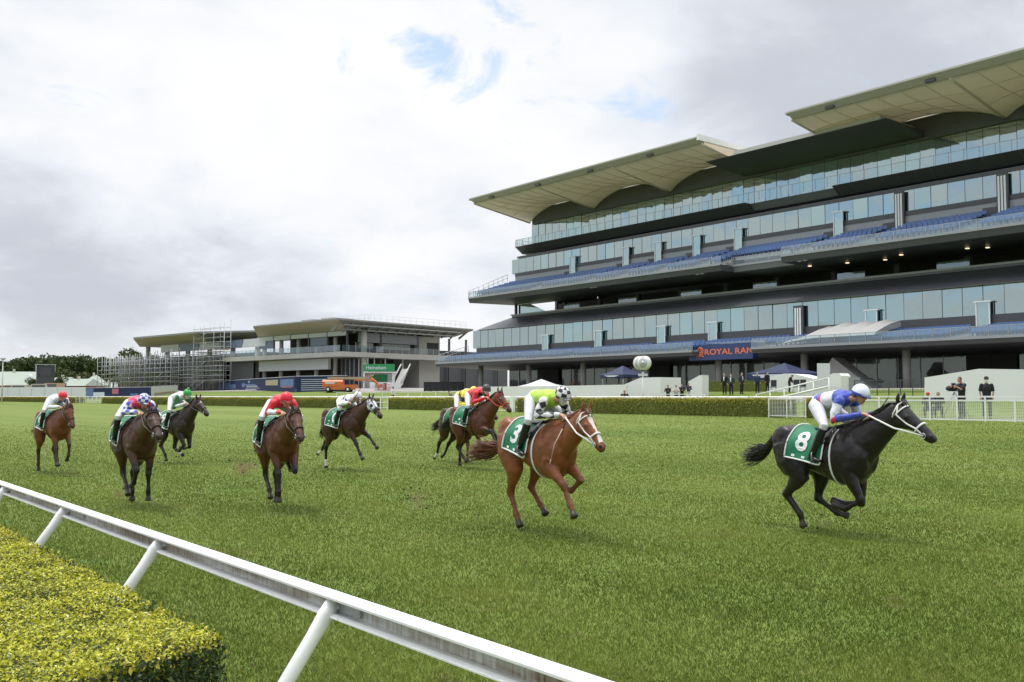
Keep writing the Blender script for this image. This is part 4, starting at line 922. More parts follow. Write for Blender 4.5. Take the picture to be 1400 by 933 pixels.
# ---- 4 dark bay, red silks
horse('redcap', 384, 73, 'dark bay horse coming head on in the middle of the field, brown forehead', BAY,
      dict(FR=(24, 10, -6), FL=(36, -92, -130), HR=(50, -6, 48, 34), HL=(20, -42, 20, 0)), poll=(1.10, 1.76), head=-50, sc=(1.0, 1.0, .99), num='5', tack='b', points=PTS, mane=(.012, .009, .008), air=.02, yaw=-11)
jockey('redcap', 'jockey in red silks and red cap with white cuffs on the head on dark bay', dict(
    jacket=pick(RED, (lambda co, ts, arm, ap, ang, ch: ~arm & (ts < .34), lin(60, 90, 180)), (lambda co, ts, arm, ap, ang, ch: ~arm & (ts >= .34) & (ts < .42), lin(235, 200, 60)), (lambda co, ts, arm, ap, ang, ch: arm & (ap > 1.15) & (ap < 1.7), WH)), legs=(.66, .67, .72), cap=cap1(RED)), wr=(.62, .09, 1.60), up=-.05, lean=-.04, headup=-.03)
# ---- 3 dark, green cap
horse('greencap', 246, 43.5, 'near black horse with a small white star under the green capped rider', (.026, .015, .011),
      dict(FR=(30, -55, -100), FL=(14, -78, -95), HR=(40, -40, 44, 22), HL=(50, -10, 60, 78)), poll=(1.06, 1.95), head=-40, num='9', tack='b', points=PTS, blaze=.25, mane=(.01, .008, .008), socks=('HL',), air=.03, yaw=11)
jockey('greencap', 'jockey in white silks with green sleeves and green cap topped by a white pompom', dict(jacket=pick(WH, (lambda co, ts, arm, ap, ang, ch: arm & (ap < 1.25), GRN)), legs=(.70, .70, .74), cap=cap1(lin(40, 160, 70)), pom=True, mask=(.6, .58, .56)), wr=(.60, .08, 1.60), up=.04)
# ---- 2 brown, chequered cap
horse('checkcap', 190, 71.5, 'brown horse galloping straight at the camera nearest the white rail', BRN,
      dict(FR=(34, -34, -75), FL=(6, 2, 0), HR=(52, 0, 50, 40), HL=(10, -44, 10, -10)), poll=(1.12, 1.75), head=-46, num='4', tack='b', points=PTS, yaw=-4, sc=(1.0, 1.04, .99), mane=(.012, .009, .008))
jockey('checkcap', 'jockey in pink silks with blue and white chequered sleeves and cap', dict(
    jacket=pick(lin(222, 52, 98), (lambda co, ts, arm, ap, ang, ch: arm & chk(ap, ang), ROY), (lambda co, ts, arm, ap, ang, ch: arm & ~chk(ap, ang), WH)), legs=(.66, .67, .72), cap=capchk(ROY, WH, 10)), wr=(.62, .10, 1.58), up=-.06, lean=-.06, headup=-.03)
# ---- 1 chestnut at the far left
horse('tailender', 79, 50, 'red chestnut horse trailing the field by itself, head tucked low', (.15, .046, .018),
      dict(FR=(20, 18, 30), FL=(44, -6, -40), HR=(10, -38, 4, 0), HL=(44, -20, 40, 30)), poll=(1.0, 1.76), sc=.97, head=-64, num='6', tack='b', mane=(.10, .033, .014), points=(.05, .02, .012), yaw=6)
jockey('tailender', 'jockey in white silks with blue shoulder panel and red cap on trailing chestnut', dict(jacket=pick((.70, .74, .78), (lambda co, ts, arm, ap, ang, ch: ~arm & (ts > .55) & (co[:, 1] > -.05), ROY)), legs=(.66, .67, .72), cap=cap1(RED)), wr=(.58, .09, 1.58), up=-.02, lean=-.04)
# whips, held in the hands
def whip(key, label, pts, col):
    r = HORSES[key]['root']; mb = MB(); p = [V3(x) for x in pts]; mb.tube([p[0], p[0].lerp(p[1], .25)], .012, 0, 8); mb.tube([p[0].lerp(p[1], .2), p[1], p[2]], [.011, .009, .007], 1, 6)
    mb.tube([p[2], p[2] + (p[2] - p[1]).normalized() * .07], [.009, .007], 1, 5)
    o = mb.build('whip', [BLACKM, mat('whip_shaft', col, .4)]); o.location = r.location; o.rotation_euler = r.rotation_euler.copy(); o.scale = r.scale.copy(); tag(o, label, 'whip')
whip('black', "thin black whip in the blue and white jockey's fists, tip by the horse's ear", [(.58, -.09, 1.57), (.85, -.13, 1.86), (.93, -.14, 1.95)], (.02, .02, .02))
whip('chestnut', 'thin pale whip hanging down from the hand of the lime green jockey', [(.66, -.10, 1.60), (.60, -.24, 1.30), (.58, -.28, 1.08)], (.45, .36, .27))
whip('hooded', 'dark red whip raised high in the hand of the white jockey', [(.42, -.22, 1.72), (.64, -.06, 2.16), (.80, .04, 2.52)], (.25, .05, .05))
# ------------------------------------------------------------------ second stand, partly under construction
_a = (VH * F + RT * (-1400)).normalized(); A2 = V3((_a.x, _a.y, 0)); B2 = V3((-A2.y, A2.x, 0))
if B2.dot(RT) < 0: B2 = -B2
D0 = 176.0; C0 = CAM + VH * D0 + RT * ((475 - CX) / F * D0); gB = 3.5; C0.z = gB
def hz_(y): return CAMZ + (HOR - y) * D0 / F - gB            # height over its ground for a pixel row at the corner
cs = thing('stand_building', 'low concrete grandstand with beige roof eaves, partly wrapped in scaffolding', 'building', C0)
M2 = Matrix.Translation(C0) @ Matrix((( -A2.x, B2.x, 0), (-A2.y, B2.y, 0), (0, 0, 1))).transposed().transposed().to_4x4()
# local axes: x = -A2 (towards the camera along the facade), y = B2 (deep to the right), z up; the corner is the origin
def ul(px, dy=0):       # local x of a pixel column on the facade plane y = dy
    p = at_plane(px, 520, C0 + B2 * dy, B2); return (p - C0).dot(-A2)
def vl(px, dx=0):       # local y of a pixel column on the right-hand face
    p = at_plane(px, 520, C0 - A2 * dx, A2); return (p - C0).dot(B2)
def B2MB(): m = MB(); m.xf = M2; return m
EAVE = mat('beige_eave_panels', (.50, .43, .34), .7, var=.08, scale=.4); PALEC = mat('pale_concrete', (.42, .41, .38), .85, var=.12, scale=.4, dirt=((.28, .26, .23), .4, .3)); GREYB = mat('blue_grey_blind', (.19, .24, .31), .6); PANW = mat('white_panel', (.58, .59, .60), .6); STLG = mat('roof_steel', (.24, .24, .23), .6)
zt, zs, zp, zb, zsl, zsb = hz_(437), hz_(452), hz_(458.5), hz_(474), hz_(482), hz_(488)
xL, xM = ul(352), ul(362); vR = vl(605); vE = vl(648, 4)
mb = B2MB()     # roof of the finished half, wide eaves turned up at the rim
e = 5.0
pe_ = at_plane(462, 437.5, C0 - B2 * e, B2); xe = (pe_ - C0).dot(-A2); zt = pe_.z - gB; xle = ul(345, -e); vE = vl(647, xe)
mb.add([(xle, -e, zt), (xe, -e, zt), (0, 0, zs), (xL, 0, zs)], [(0, 1, 2, 3)], 0)
mb.add([(xle, -e, zt), (xL, 0, zs), (xL, 20, zs), (xle, 20, zt)], [(0, 1, 2, 3)], 0)
mb.add([(xe, -e, zt), (xe, vE, zt - .2), (0, vE - 2, zs), (0, 0, zs)], [(0, 1, 2, 3)], 1)
mb.add([(0, 0, zs + .02), (0, vE - 2, zs + .02), (-25, vE - 2, zs + .02), (-25, 0, zs + .02)], [(0, 1, 2, 3)], 1)
mb.add([(xe, vE, zt - .2), (-25, vE, zt - .2), (-25, vE - 2, zs), (0, vE - 2, zs)], [(0, 1, 2, 3)], 1)
mb.add([(xle, -e, zt + .02), (xe, -e, zt + .02), (xe, vE, zt - .18), (xle, vE, zt - .18), (xle, -e, zt + .3), (xe, -e, zt + .3), (xe, vE, zt + .1), (xle, vE, zt + .1)],
       [(0, 4, 5, 1), (1, 5, 6, 2), (2, 6, 7, 3), (3, 7, 4, 0), (4, 7, 6, 5)], 1)
for i in range(14): y = -e + 1 + i * (vE + e - 2) / 13; mb.add([(xe - .2, y, zt - .25), (xe - .2, y + .25, zt - .25), (.3, y + .25, zs - .5), (.3, y, zs - .5), (xe - .2, y, zt - .03), (xe - .2, y + .25, zt - .03), (.3, y + .25, zs - .05), (.3, y, zs - .05)], [(0, 3, 2, 1), (0, 1, 5, 4), (1, 2, 6, 5), (2, 3, 7, 6), (3, 0, 4, 7)], 2)
for x in (1.2, 2.9): mb.bx(x, x + .15, -3, vE - 3, zs + (zt - zs) * x / xe - .5, zs + (zt - zs) * x / xe - .3, 3)
for q in (ul(425), ul(398)): mb.bx(q - 4, q, 5, 10, zt + .5, zt + 1.9, 4)
mb.build('roof', [EAVE, STLG, STLG, STEEL, PALEC], cs)
mb = B2MB(); mb.bx(xL, -.3, 8, 8.4, 0, zs, 0); mb.bx(-9, -8.6, 3, vR, 0, zs - .02, 0); mb.build('shaded_wall', mat('brown_interior', (.11, .10, .09), .8), cs)
nb = 5
for i in range(nb):
    x0 = xL + (0 - xL) * i / nb; x1 = xL + (0 - xL) * (i + 1) / nb - .35
    mb = B2MB(); mb.bx(x0, x1, -.15, .1, zp, zs - .05); mb.build('fascia_panel', PANW, cs)
    if i in (0, 3): mb = B2MB(); mb.bx(x0 + .1, x1, .12, .3, zp - 1.6, zp - .01); mb.build('window_blind', GREYB, cs)
    mb = B2MB(); mb.tube([(x0 + 1.0, 1.0, 0), (x0 + 1.0, 1.0, zp)], .42, 0, 14); mb.build('column', PALEC, cs)
    mb = B2MB(); mb.bx(x1 + .01, x1 + .3, -.1, .2, zb - 1, zs - .06); mb.build('mullion', DARKM, cs)
xc = 1.2; yc_ = vl(497, xc); mb = B2MB(); mb.tube([(xc, yc_, 0), (xc, yc_, zs + .2)], .55, 0, 18); mb.build('column', PALEC, cs)
mb = B2MB()   # balcony slab wrapping the corner
xLL = ul(322); mb.bx(xLL, 2.4, -3.2, 8, zsl - .9, zsl, 0); mb.bx(.002, 2.4, 8.001, vl(618, 2), zsl - 1.0, zsl + .03, 0); mb.build('balcony_slab', PALEC, cs)
mb = B2MB()
n = int((2.4 - xLL) / 1.5)
for i in range(n): x = xLL + i * 1.5; mb.quad((x + .04, -3.1, zsl + .1), (x + 1.46, -3.1, zsl + .1), (x + 1.46, -3.1, zsl + 1.2), (x + .04, -3.1, zsl + 1.2), 0); mb.bx(x - .03, x + .03, -3.13, -3.07, zsl, zsl + 1.25, 1)
for i in range(int(vl(618, 2) / 1.6)): y = -3 + i * 1.6; mb.quad((2.3, y, zsl + .1), (2.3, y + 1.5, zsl + .1), (2.3, y + 1.5, zsl + 1.2), (2.3, y, zsl + 1.2), 0 if i < 6 else 2); mb.bx(2.27, 2.33, y + 1.5, y + 1.58, zsl, zsl + 1.25, 1)
mb.build('balcony_balustrade', [RAILG, STEEL, glass_mat('clear_pane', (.8, .85, .85), .1, .8)], cs)
mb = B2MB(); mb.bx(ul(357), ul(452), -.6, 0, hz_(504.5), zsl - 1.0); mb.build('blank_panel', PANW, cs)
mb = B2MB(); mb.bx(xL, ul(357) - .3, 1, 1.2, 0, zsl - 1.1); mb.build('ground_floor_wall', DARKM, cs); mb = B2MB(); mb.bx(ul(453), 0, 2, 2.3, 0, zsl - 1.1); mb.build('ground_floor_wall', mat('dark_site_mesh', (.05, .052, .058), .7), cs)
for i in range(7): mb = B2MB(); x = ul(456) + i * 1.3; mb.bx(x, x + .12, 1.7, 1.95, 0, zsl - 1.15); mb.build('window_frame', STEEL, cs)
# right face: ribbon window, concrete wing
mb = B2MB(); mb.bx(-.8, -.4, 3, vl(573), zs - 2.0, zs - .2, 0); mb.build('fascia_panel', GREYP, cs)
mb = B2MB(); mb.bx(-1.6, -1.4, 3, vl(573), zsl + .9, zs - 2.0, 0); mb.build('ribbon_window', DKG, cs)
mb = B2MB(); y0, y1 = vl(573), vl(601); mb.bx(-8, .0, y0, y1, 0, zs - .3, 0); mb.bx(-.01, .012, y0 + 2, y0 + 5.2, zsl + .05, zsl + 2.6, 1); mb.build('concrete_wing', [PALEC, DEEP], cs)
mb = B2MB(); mb.bx(-6, -5.5, y1 + 3, y1 + 26, 0, zsl + 1.5); 
for k in range(5): mb.bx(-5, -4.7, y1 + 2 + k * 5, y1 + 2.4 + k * 5, 0, zs)
mb.build('rear_wing', DARKM, cs)
for q, w in ((512, 1), (527, 1), (551, 1)): mb = B2MB(); yy = vl(q, 1.5); mb.bx(1.2, 1.35, yy, yy + .18, zsl - 6, zsl - 1.0); mb.build('downpipe', PANW, cs)
# older half: its own roof, behind a cage of scaffolding
os_ = thing('stand_building', 'unfinished grandstand wing with brown eaves behind bare steel scaffolding', 'building', C0 + A2 * 70)
XF[os_.name] = Matrix.Translation(os_.location)
x1, x0 = ul(283, 0), ul(190, 0); xr = ul(352, 0); xae, xbe = ul(181, -5), ul(268, -5)
def h2(px, y): p = at_plane(px, y, C0, B2); return p.z - gB
zt2, zs2 = at_plane(225, 460, C0 - B2 * 5, B2).z - gB, h2(230, 471.5)
mb = B2MB(); mb.add([(xae, -5, zt2), (xbe, -5, zt2), (x1, 0, zs2), (x0, 0, zs2)], [(0, 1, 2, 3)], 0)
mb.add([(xbe, -5, zt2), (xr, 3, zt2), (xr, 8, zs2), (x1, 0, zs2)], [(0, 1, 2, 3)], 1)
mb.add([(xae, -5, zt2), (x0, 0, zs2), (x0, 24, zs2), (xae, 24, zt2)], [(0, 1, 2, 3)], 0)
mb.prism([(xae, -5), (xbe, -5), (xr, 3), (xr, 24), (xae, 24)], zt2 + .01, zt2 + .4, 1)
mb.build('roof', [EAVE, STLG], os_)
mb = B2MB(); mb.bx(x0 + 8, xr, 9, 9.4, 0, zs2 - 3); mb.bx(x0 + 2, xr, 1.5, 9, h2(230, 488) - .8, h2(230, 488)); mb.bx(x0 - 10, xr, 1, 9, h2(230, 503) - .7, h2(230, 503)); mb.bx(ul(158), x1 + 4, 1.2, 1.6, 0, h2(230, 489)); mb.build('bare_structure', mat('raw_structure', (.17, .16, .15), .8, var=.3, scale=.5), os_)
for i in range(6): mb = B2MB(); x = x0 + 2 + i * (xr - x0 - 4) / 5; mb.tube([(x, 1.2, 0), (x, 1.2, zs2 - .1)], .55, 0, 12); mb.build('column', PALEC, os_)
for i in range(5): mb = B2MB(); a = x0 + 11 + i * 9; mb.bx(a, a + 8.4, -.1, .15, zs2 - 1.8, zs2 - .1); mb.build('fascia_panel', [PANW, GREYB][i % 2 == 1], os_)
mb = B2MB(); mb.bx(ul(267), ul(287), -2.6, -2.4, 1.0, h2(278, 494)); mb.build('dark_hoarding_panel', DARKM, os_)
for q in ((228, 241, -2.6), (322, 352, -1)): mb = B2MB(); mb.bx(ul(q[0]), ul(q[1]), q[2], q[2] + .1, .5, h2(300, 493)); mb.build('dark_hoarding_panel', DARKM, os_)
def scaffold(label, xa, xb, ya, yb, z1, lift=2.0, bayw=2.4, boards=True):
    o = thing('scaffolding', label, 'scaffolding', M2 @ V3(((xa + xb) / 2, ya, 0)), group=None); r = random.Random(int(xa * 10))
    mb = B2MB(); nx_ = max(1, int((xb - xa) / bayw)); nz_ = int(z1 / lift)
    for i in range(nx_ + 1):
        x = xa + (xb - xa) * i / nx_
        for y in (ya, yb): mb.tube([(x, y, 0), (x, y, z1 + r.uniform(-.3, 1.2))], .07, 0, 5)
    mb.build('standard', STEEL, o)
    mb = B2MB()
    for j in range(1, nz_ + 1):
        z = j * lift
        for y in (ya, yb):
            for dz in (0, 1.0): mb.tube([(xa, y, z + dz), (xb, y, z + dz)], .05, 0, 5)
    mb.build('ledger', STEEL, o)
    mb = B2MB()
    for j in range(nz_):
        for i in range(0, nx_, 4):
            if r.random() < .6: a = xa + (xb - xa) * i / nx_; mb = B2MB(); mb.tube([(a, ya - .05, j * lift), (a + bayw * 1.6, ya - .05, (j + 1) * lift)], .045, 0, 5); mb.build('brace', STEEL, o)
    if boards:
        mb = B2MB()
        for j in range(1, nz_ + 1):
            if r.random() < .85: a = xa + r.uniform(0, .2) * (xb - xa); mb.bx(a, xb - r.uniform(0, .2) * (xb - xa), ya + .1, yb - .1, j * lift - .06, j * lift, 0)
        mb.build('deck_board', mat('scaffold_board', (.33, .30, .26), .8, var=.25), o)
scaffold('long run of steel scaffolding before the unfinished wing with brown eaves', ul(160), ul(262), -5, -3.2, h2(200, 489))
scaffold('second steel scaffolding layer with plank decks close against the dark site walls', ul(166), ul(318), -3.0, -1.6, h2(240, 487), lift=1.7, bayw=1.9)
scaffold('scaffolding bay beside the dark hoarding panel, topped by high guard rails', ul(290), ul(332), -4.5, -3, h2(310, 447), bayw=3.2)
scaffold('low scaffolding end frame standing left of the unfinished wing', ul(146), ul(158), 3, 5, h2(155, 506))
o = MB(); o.xf = M2
for i in range(24):
    x = xL - 4 + i * (e - xL + 3) / 23; o.tube([(x, 2, zt + .3), (x, 2, zt + 1.5)], .022, 0, 4)
for i in range(18): y = 2 + i * (vE - 4) / 17; o.tube([(3.5, y, zt + .1), (3.5, y, zt + 1.4)], .022, 0, 4)
for z in (zt + .8, zt + 1.4): o.tube([(xL - 4, 2, z), (3.5, 2, z)], .018, 0, 4); o.tube([(3.5, 2, z), (3.5, vE - 2, z)], .018, 0, 4)
o.build('roof_guard_rail', STEEL, cs)

# ------------------------------------------------------------------ hoardings with printing
HOARD = mat('navy_hoarding', (.022, .032, .085), .75, spec=.2, var=.15, scale=.5); HW = mat('hoarding_white', (.6, .63, .68), .5); HB = mat('hoarding_pale_blue', (.10, .17, .34), .7, var=.5, scale=1.2); HT_ = mat('hoarding_tan', (.36, .30, .20), .5, var=.4, scale=1.5); HR_ = mat('hoarding_pink', (.45, .12, .16), .5)
def hoarding(label, pa, pb, Da, Db, h, draw=None, m=HOARD):
    a = atD(pa[0], pa[1], Da); b = atD(pb[0], pb[1], Db); u = (b - a); L = u.length; ux = V3((u.x, u.y, 0)).normalized(); nrm = V3((ux.y, -ux.x, 0)); nrm = nrm if nrm.dot(CAM - a) > 0 else -nrm
    mb = MB(); t = nrm * -.08
    za, zb_ = min(a.z - h[0], gz2(a.x, a.y) - .02), min(b.z - h[1], gz2(b.x, b.y) - .02)
    P = [V3((a.x, a.y, za)), V3((b.x, b.y, zb_)), b, a]
    mb.add(P + [p + t for p in P], [(0, 1, 2, 3), (7, 6, 5, 4), (0, 4, 5, 1), (1, 5, 6, 2), (2, 6, 7, 3), (3, 7, 4, 0)], 0)
    mb.tube([a + V3((0, 0, .03)), b + V3((0, 0, .03))], .035, 1, 5)
    hm = (h[0] + h[1]) / 2
    def pt(f, g): return a.lerp(b, f) * g + V3(P[0]).lerp(P[1], f) * (1 - g) + nrm * .012
    def word(s, f, g, hh, k=1, bold=.01): mb.text(s, pt(f, g), (b - a), (0, 0, 1), hh, k, bold)
    def blot(f0, f1, g0, g1, k): mb.add([pt(f0, g0) - nrm * .004, pt(f1, g0) - nrm * .004, pt(f1, g1) - nrm * .004, pt(f0, g1) - nrm * .004], [(0, 1, 2, 3)], k)
    if draw: draw(word, blot)
    o = mb.build('hoarding', [m, HW, HB, HT_, HR_]); tag(o, label, 'hoarding')
def d1(w, b):
    w('NEW RACEDAY', .24, .70, .62); b(.47, .92, .18, .62, 2); b(.55, .62, .4, .75, 4); b(.74, .85, .45, .8, 2); b(.68, .72, .2, .4, 1)
    for k in range(3): b(.12, .30 + .02 * k, .36 - k * .1, .39 - k * .1, 1)
hoarding('navy hoarding reading NEW RACEDAY before the unfinished wing', (244, 526.5), (331, 519.5), 248, 192, (2.05, 2.1), d1)
def d2(w, b):
    w('SOON', .16, .76, .46); b(.06, .30, .48, .56, 2); b(.10, .34, .36, .42, 1); b(.0, .06, .3, .65, 2); b(.50, .72, .45, .85, 3); b(.76, .97, .35, .85, 2); b(.78, .95, .3, .4, 4)
    b(.10, .38, .22, .25, 1); b(.08, .32, .08, .13, 1)
hoarding('navy hoarding reading SOON on a lawn corner left of the boom lift', (331, 519.5), (404, 515), 192, 152, (2.1, 2.12), d2)
def d3(w, b):
    for k in range(6): b(.10, .62 + .05 * (k % 3), .78 - k * .13, .81 - k * .13, 1)
hoarding('short navy hoarding filled with lines of small print behind the boom lift', (405, 515), (475, 514), 152, 148, (2.1, 2.1), d3)
hoarding('long navy hoarding with a pale picture at one end beyond the white gate', (118, 531), (206, 529.5), 190, 176, (1.55, 1.6), lambda w, b: (b(.0, .12, .05, .95, 2), b(.12, .30, .1, .6, 1), b(.42, .52, .4, .9, 4), b(.70, .82, .15, .4, 2)))
hoarding('pale grey hoarding sloping between two navy hoardings', (207, 529), (243, 527), 178, 190, (1.5, 1.6), lambda w, b: b(.1, .9, .1, .35, 3), PANW)

# ------------------------------------------------------------------ builder's plant and clutter
ORG = mat('orange_machine_paint', (.62, .15, .03), .45, var=.1, dirt=((.2, .1, .06), .4, 2)); TYRE = mat('tyre_rubber', (.02, .02, .02), .8)
p = atD(468, 532, 146); p.z = gz2(p.x, p.y); bl = thing('boom_lift', 'orange self propelled boom lift parked beside the navy hoarding', 'boom lift', p, math.atan2(RT.y, RT.x)); bl.scale = (.86, .86, .86)
def BL(nm, mt, f): m = MB(); f(m); return m.build(nm, mt, bl, False)
BL('chassis', ORG, lambda m: (m.bx(-3.0, 2.2, -1.0, 1.0, .45, .95), m.bx(-.4, 2.6, -1.05, 1.05, .75, 1.35)))
for x in (-2.3, 1.2):
    for y in (-1.15, 1.15):
        w = BL('wheel', TYRE, lambda m: m.loft([(x, y - .2, .48), (x, y + .2, .48)], .48, .48, side=(1, 0, 0), n=18)); BL('rim', WHITE, lambda m: m.loft([(x, y - .23, .48), (x, y + .23, .48)], .22, .22, side=(1, 0, 0), n=12)).parent = w
BL('turret', [ORG, HW], lambda m: (m.extr([(-1.0, 1.0), (1.0, 1.0), (1.0, 1.9), (.6, 2.2), (-.6, 2.2), (-1.0, 1.9)], -3.4, .2, 0), m.bx(-2.9, -1.2, -1.012, -1.004, 1.5, 1.8, 1)))
BL('boom', [ORG, HT_], lambda m: (m.bx(-2.6, 4.6, -.25, .25, 2.3, 2.75, 1), m.bx(2.2, 5.6, -.3, .3, 2.05, 2.28, 0), m.tube([(5.2, 0, 2.5), (6.2, 0, 1.6), (6.6, 0, .7)], .22, 0, 8), m.tube([(5.0, 0, 2.7), (5.6, 0, 3.1)], .12, 0, 6)))
BL('basket', mat('pink_basket', (.55, .22, .16), .6), lambda m: ([m.tube([(6.4 + 2 * a, -.9 + 1.8 * b, .3), (6.4 + 2 * a, -.9 + 1.8 * b, 1.4)], .04, 0, 5) for a in (0, .5, 1) for b in (0, 1)], [m.tube([(6.4, y, z), (8.4, y, z)], .04, 0, 5) for y in (-.9, .9) for z in (.5, .9, 1.4)], m.bx(6.4, 8.4, -.9, .9, .3, .38)))
# green and white booth
GSIGN = mat('green_signboard', (.02, .26, .09), .5); p = atD(519, 533, 158); p.z = gz2(p.x, p.y); bo = thing('booth', 'white event booth with a long green signboard across its front', 'booth', p, math.atan2(RT.y, RT.x))
def BO(nm, mt, f): m = MB(); f(m); return m.build(nm, mt, bo, False)
BO('frame', WHITE, lambda m: (m.bx(-2.7, -2.5, -.1, 2, 0, 4.1), m.bx(2.1, 2.3, -.1, 2, 0, 2.6), m.bx(-2.7, 2.7, -.2, 2, 2.55, 2.75), m.bx(-2.5, 2.1, 1.8, 2, 0, 2.5), m.bx(-1.6, 2.4, -.35, .2, 0, 1.0)))
BO('signboard', [GSIGN, HW, HR_], lambda m: (m.bx(-2.72, 2.5, -.32, -.2, 2.8, 4.0), m.text('Heineken', (-.6, -.335, 3.38), (1, 0, 0), (0, 0, 1), .62, 1, .01)))
BO('back_panel', GSIGN, lambda m: m.bx(-1.4, 1.0, 1.6, 1.75, 1.05, 2.3))
p = atD(547, 531, 156); p.z = gz2(p.x, p.y); st = thing('stair', 'white steel stair with tall side rails beside the green booth', 'stair', p, math.atan2(RT.y, RT.x))
m = MB(); m.add([(-1.3, 0, .0), (.0, 0, 0), (1.4, 0, 3.3), (.3, 0, 3.3), (-1.3, .2, 0), (0, .2, 0), (1.4, .2, 3.3), (.3, .2, 3.3)], [(0, 1, 2, 3), (7, 6, 5, 4), (0, 4, 5, 1), (1, 5, 6, 2), (2, 6, 7, 3), (3, 7, 4, 0)]); m.build('flight', WHITE, st, False)
for q in (-1.4, .1): m = MB(); m.tube([(q, -.2, 1.0), (q + 1.6, -.2, 4.1)], .1, 0, 6); m.build('side_rail', WHITE, st, False)
p = atD(518, 533, 150); p.z = gz2(p.x, p.y); o = MB(); o.box((0, 0, .65), (1.4, .08, 1.3), 0); o.box((-.36, -.05, .75), (.5, .02, .6), 1); o.box((.36, -.05, .75), (.5, .02, .6), 2); o.box((.95, .2, .6), (.45, .5, 1.2), 3)
o.xf = None; ob = o.build('notice_board', [HW, HT_, HR_, DARKM]); ob.location = p; ob.rotation_euler = (0, 0, math.atan2(RT.y, RT.x)); tag(ob, 'pale notice board with two coloured posters before the green booth', 'notice board')
for i in range(6):
    p = atD(584 + i * 9.3, 530, 150); p.z = gz2(p.x, p.y); m = MB(); m.box((0, 0, .75), (1.0, 1.0, 1.35)); m.box((0, 0, 1.46), (1.06, 1.06, .07)); m.box((0, -.52, .75), (.06, .03, 1.3))
    for sx in (-.4, .4):
        for sy in (-.4, .4): m.box((sx, sy, .05), (.1, .1, .1))
    o = m.build('wheeled_bin', BLACKM); o.location = p; o.rotation_euler = (0, 0, math.atan2(RT.y, RT.x)); tag(o, 'black square bin in a row beside the end of the lower seats', 'bin', 'black bins in a row')
m = MB(); p = atD(215, 527, 210); p.z = gz2(p.x, p.y) + .2
rr_ = random.Random(3); N = 26; g = []
for j in range(9):
    for i in range(N): g.append(p + RT * ((i / (N - 1) - .5) * 17) + VH * ((j / 8 - .5) * 7) + V3((0, 0, max(0, 1.2 * math.sin(math.pi * i / (N - 1)) ** 1.3 * math.sin(math.pi * j / 8) * (1 + .35 * mnoise.noise(V3((i * .5, j * .6, 2))))) - .4)))
m.add(g, [(j * N + i, j * N + i + 1, (j + 1) * N + i + 1, (j + 1) * N + i) for j in range(8) for i in range(N - 1)], 0, True); o = m.build('sand_mound', mat('sand', (.30, .26, .20), .9, var=.2)); tag(o, 'long mound of tan sand at the foot of the scaffolding', 'sand mound')

# ------------------------------------------------------------------ far left: barrier, screen tower, houses, lamp, trees
m = MB(); a = atD(-60, 530, 250); b = atD(117, 529.5, 200); u = (b - a); 
m.add([a, b, b - V3((0, 0, 2.6)), a - V3((0, 0, 2.6))] + [q + VH * .15 for q in (a, b, b - V3((0, 0, 2.6)), a - V3((0, 0, 2.6)))], [(3, 2, 1, 0), (4, 5, 6, 7), (0, 1, 5, 4), (1, 2, 6, 5), (3, 0, 4, 7), (2, 3, 7, 6)])
for i in range(12): q = a.lerp(b, i / 11); m.box(q - V3((0, 0, 1.2)) - VH * .06, (.08, .08, 2.4))
tag(m.build('barrier_wall', mat('white_barrier_sheet', (.62, .63, .64), .6, var=.06, scale=.3)), 'long plain white barrier beyond the short hedge, before the pale roofed houses', 'barrier')
p = atD(61.5, 530, 262); p.z = gz2(p.x, p.y); tw = thing('screen_tower', 'dark boxy screen tower standing among pale roofed houses', 'tower', p, math.atan2(RT.y, RT.x) + .5)
def TW(nm, mt, f): m = MB(); f(m); return m.build(nm, mt, tw, False)
TW('body', mat('tower_cladding', (.035, .036, .042), .5, var=.3), lambda m: (m.bx(-2.2, 2.2, -1.5, 1.5, 1, 8.0), m.bx(-1.9, 1.9, -1.2, 1.2, 0, 1)))
TW('screen_panel', mat('grey_screen', (.05, .052, .062), .3), lambda m: (m.bx(-1.4, 1.4, -1.56, -1.505, 5.2, 7.6), m.bx(-2.0, 1.9, -1.54, -1.502, 1.3, 4.9)))
TW('roof', STEEL, lambda m: (m.bx(-2.6, 2.6, -1.8, 1.8, 8.25, 8.4), m.bx(-2.4, -2.25, -1.6, 1.6, 6.5, 8.2), m.bx(2.25, 2.4, -1.6, 1.6, 6.5, 8.2)))
p = atD(41, 524, 280); p.z = gz2(p.x, p.y); m = MB(); m.ell((0, 0, 4.2), (2.0, .5, 2.0), n=18, k=10); m.tube([(0, .3, 0), (0, .3, 4.0)], .2); m.tube([(0, 0, 4.2), (0, -1.2, 4.5)], .08); o = m.build('satellite_dish', PANW); o.location = p; tag(o, 'pale round satellite dish beside the dark screen tower', 'satellite dish')
ROOFG = mat('pale_green_roof', (.27, .32, .27), .6, var=.12, scale=.4); BRICK = mat('red_brown_brick', (.25, .09, .06), .85, var=.2); CREAM = mat('cream_wall', (.5, .46, .38), .8)
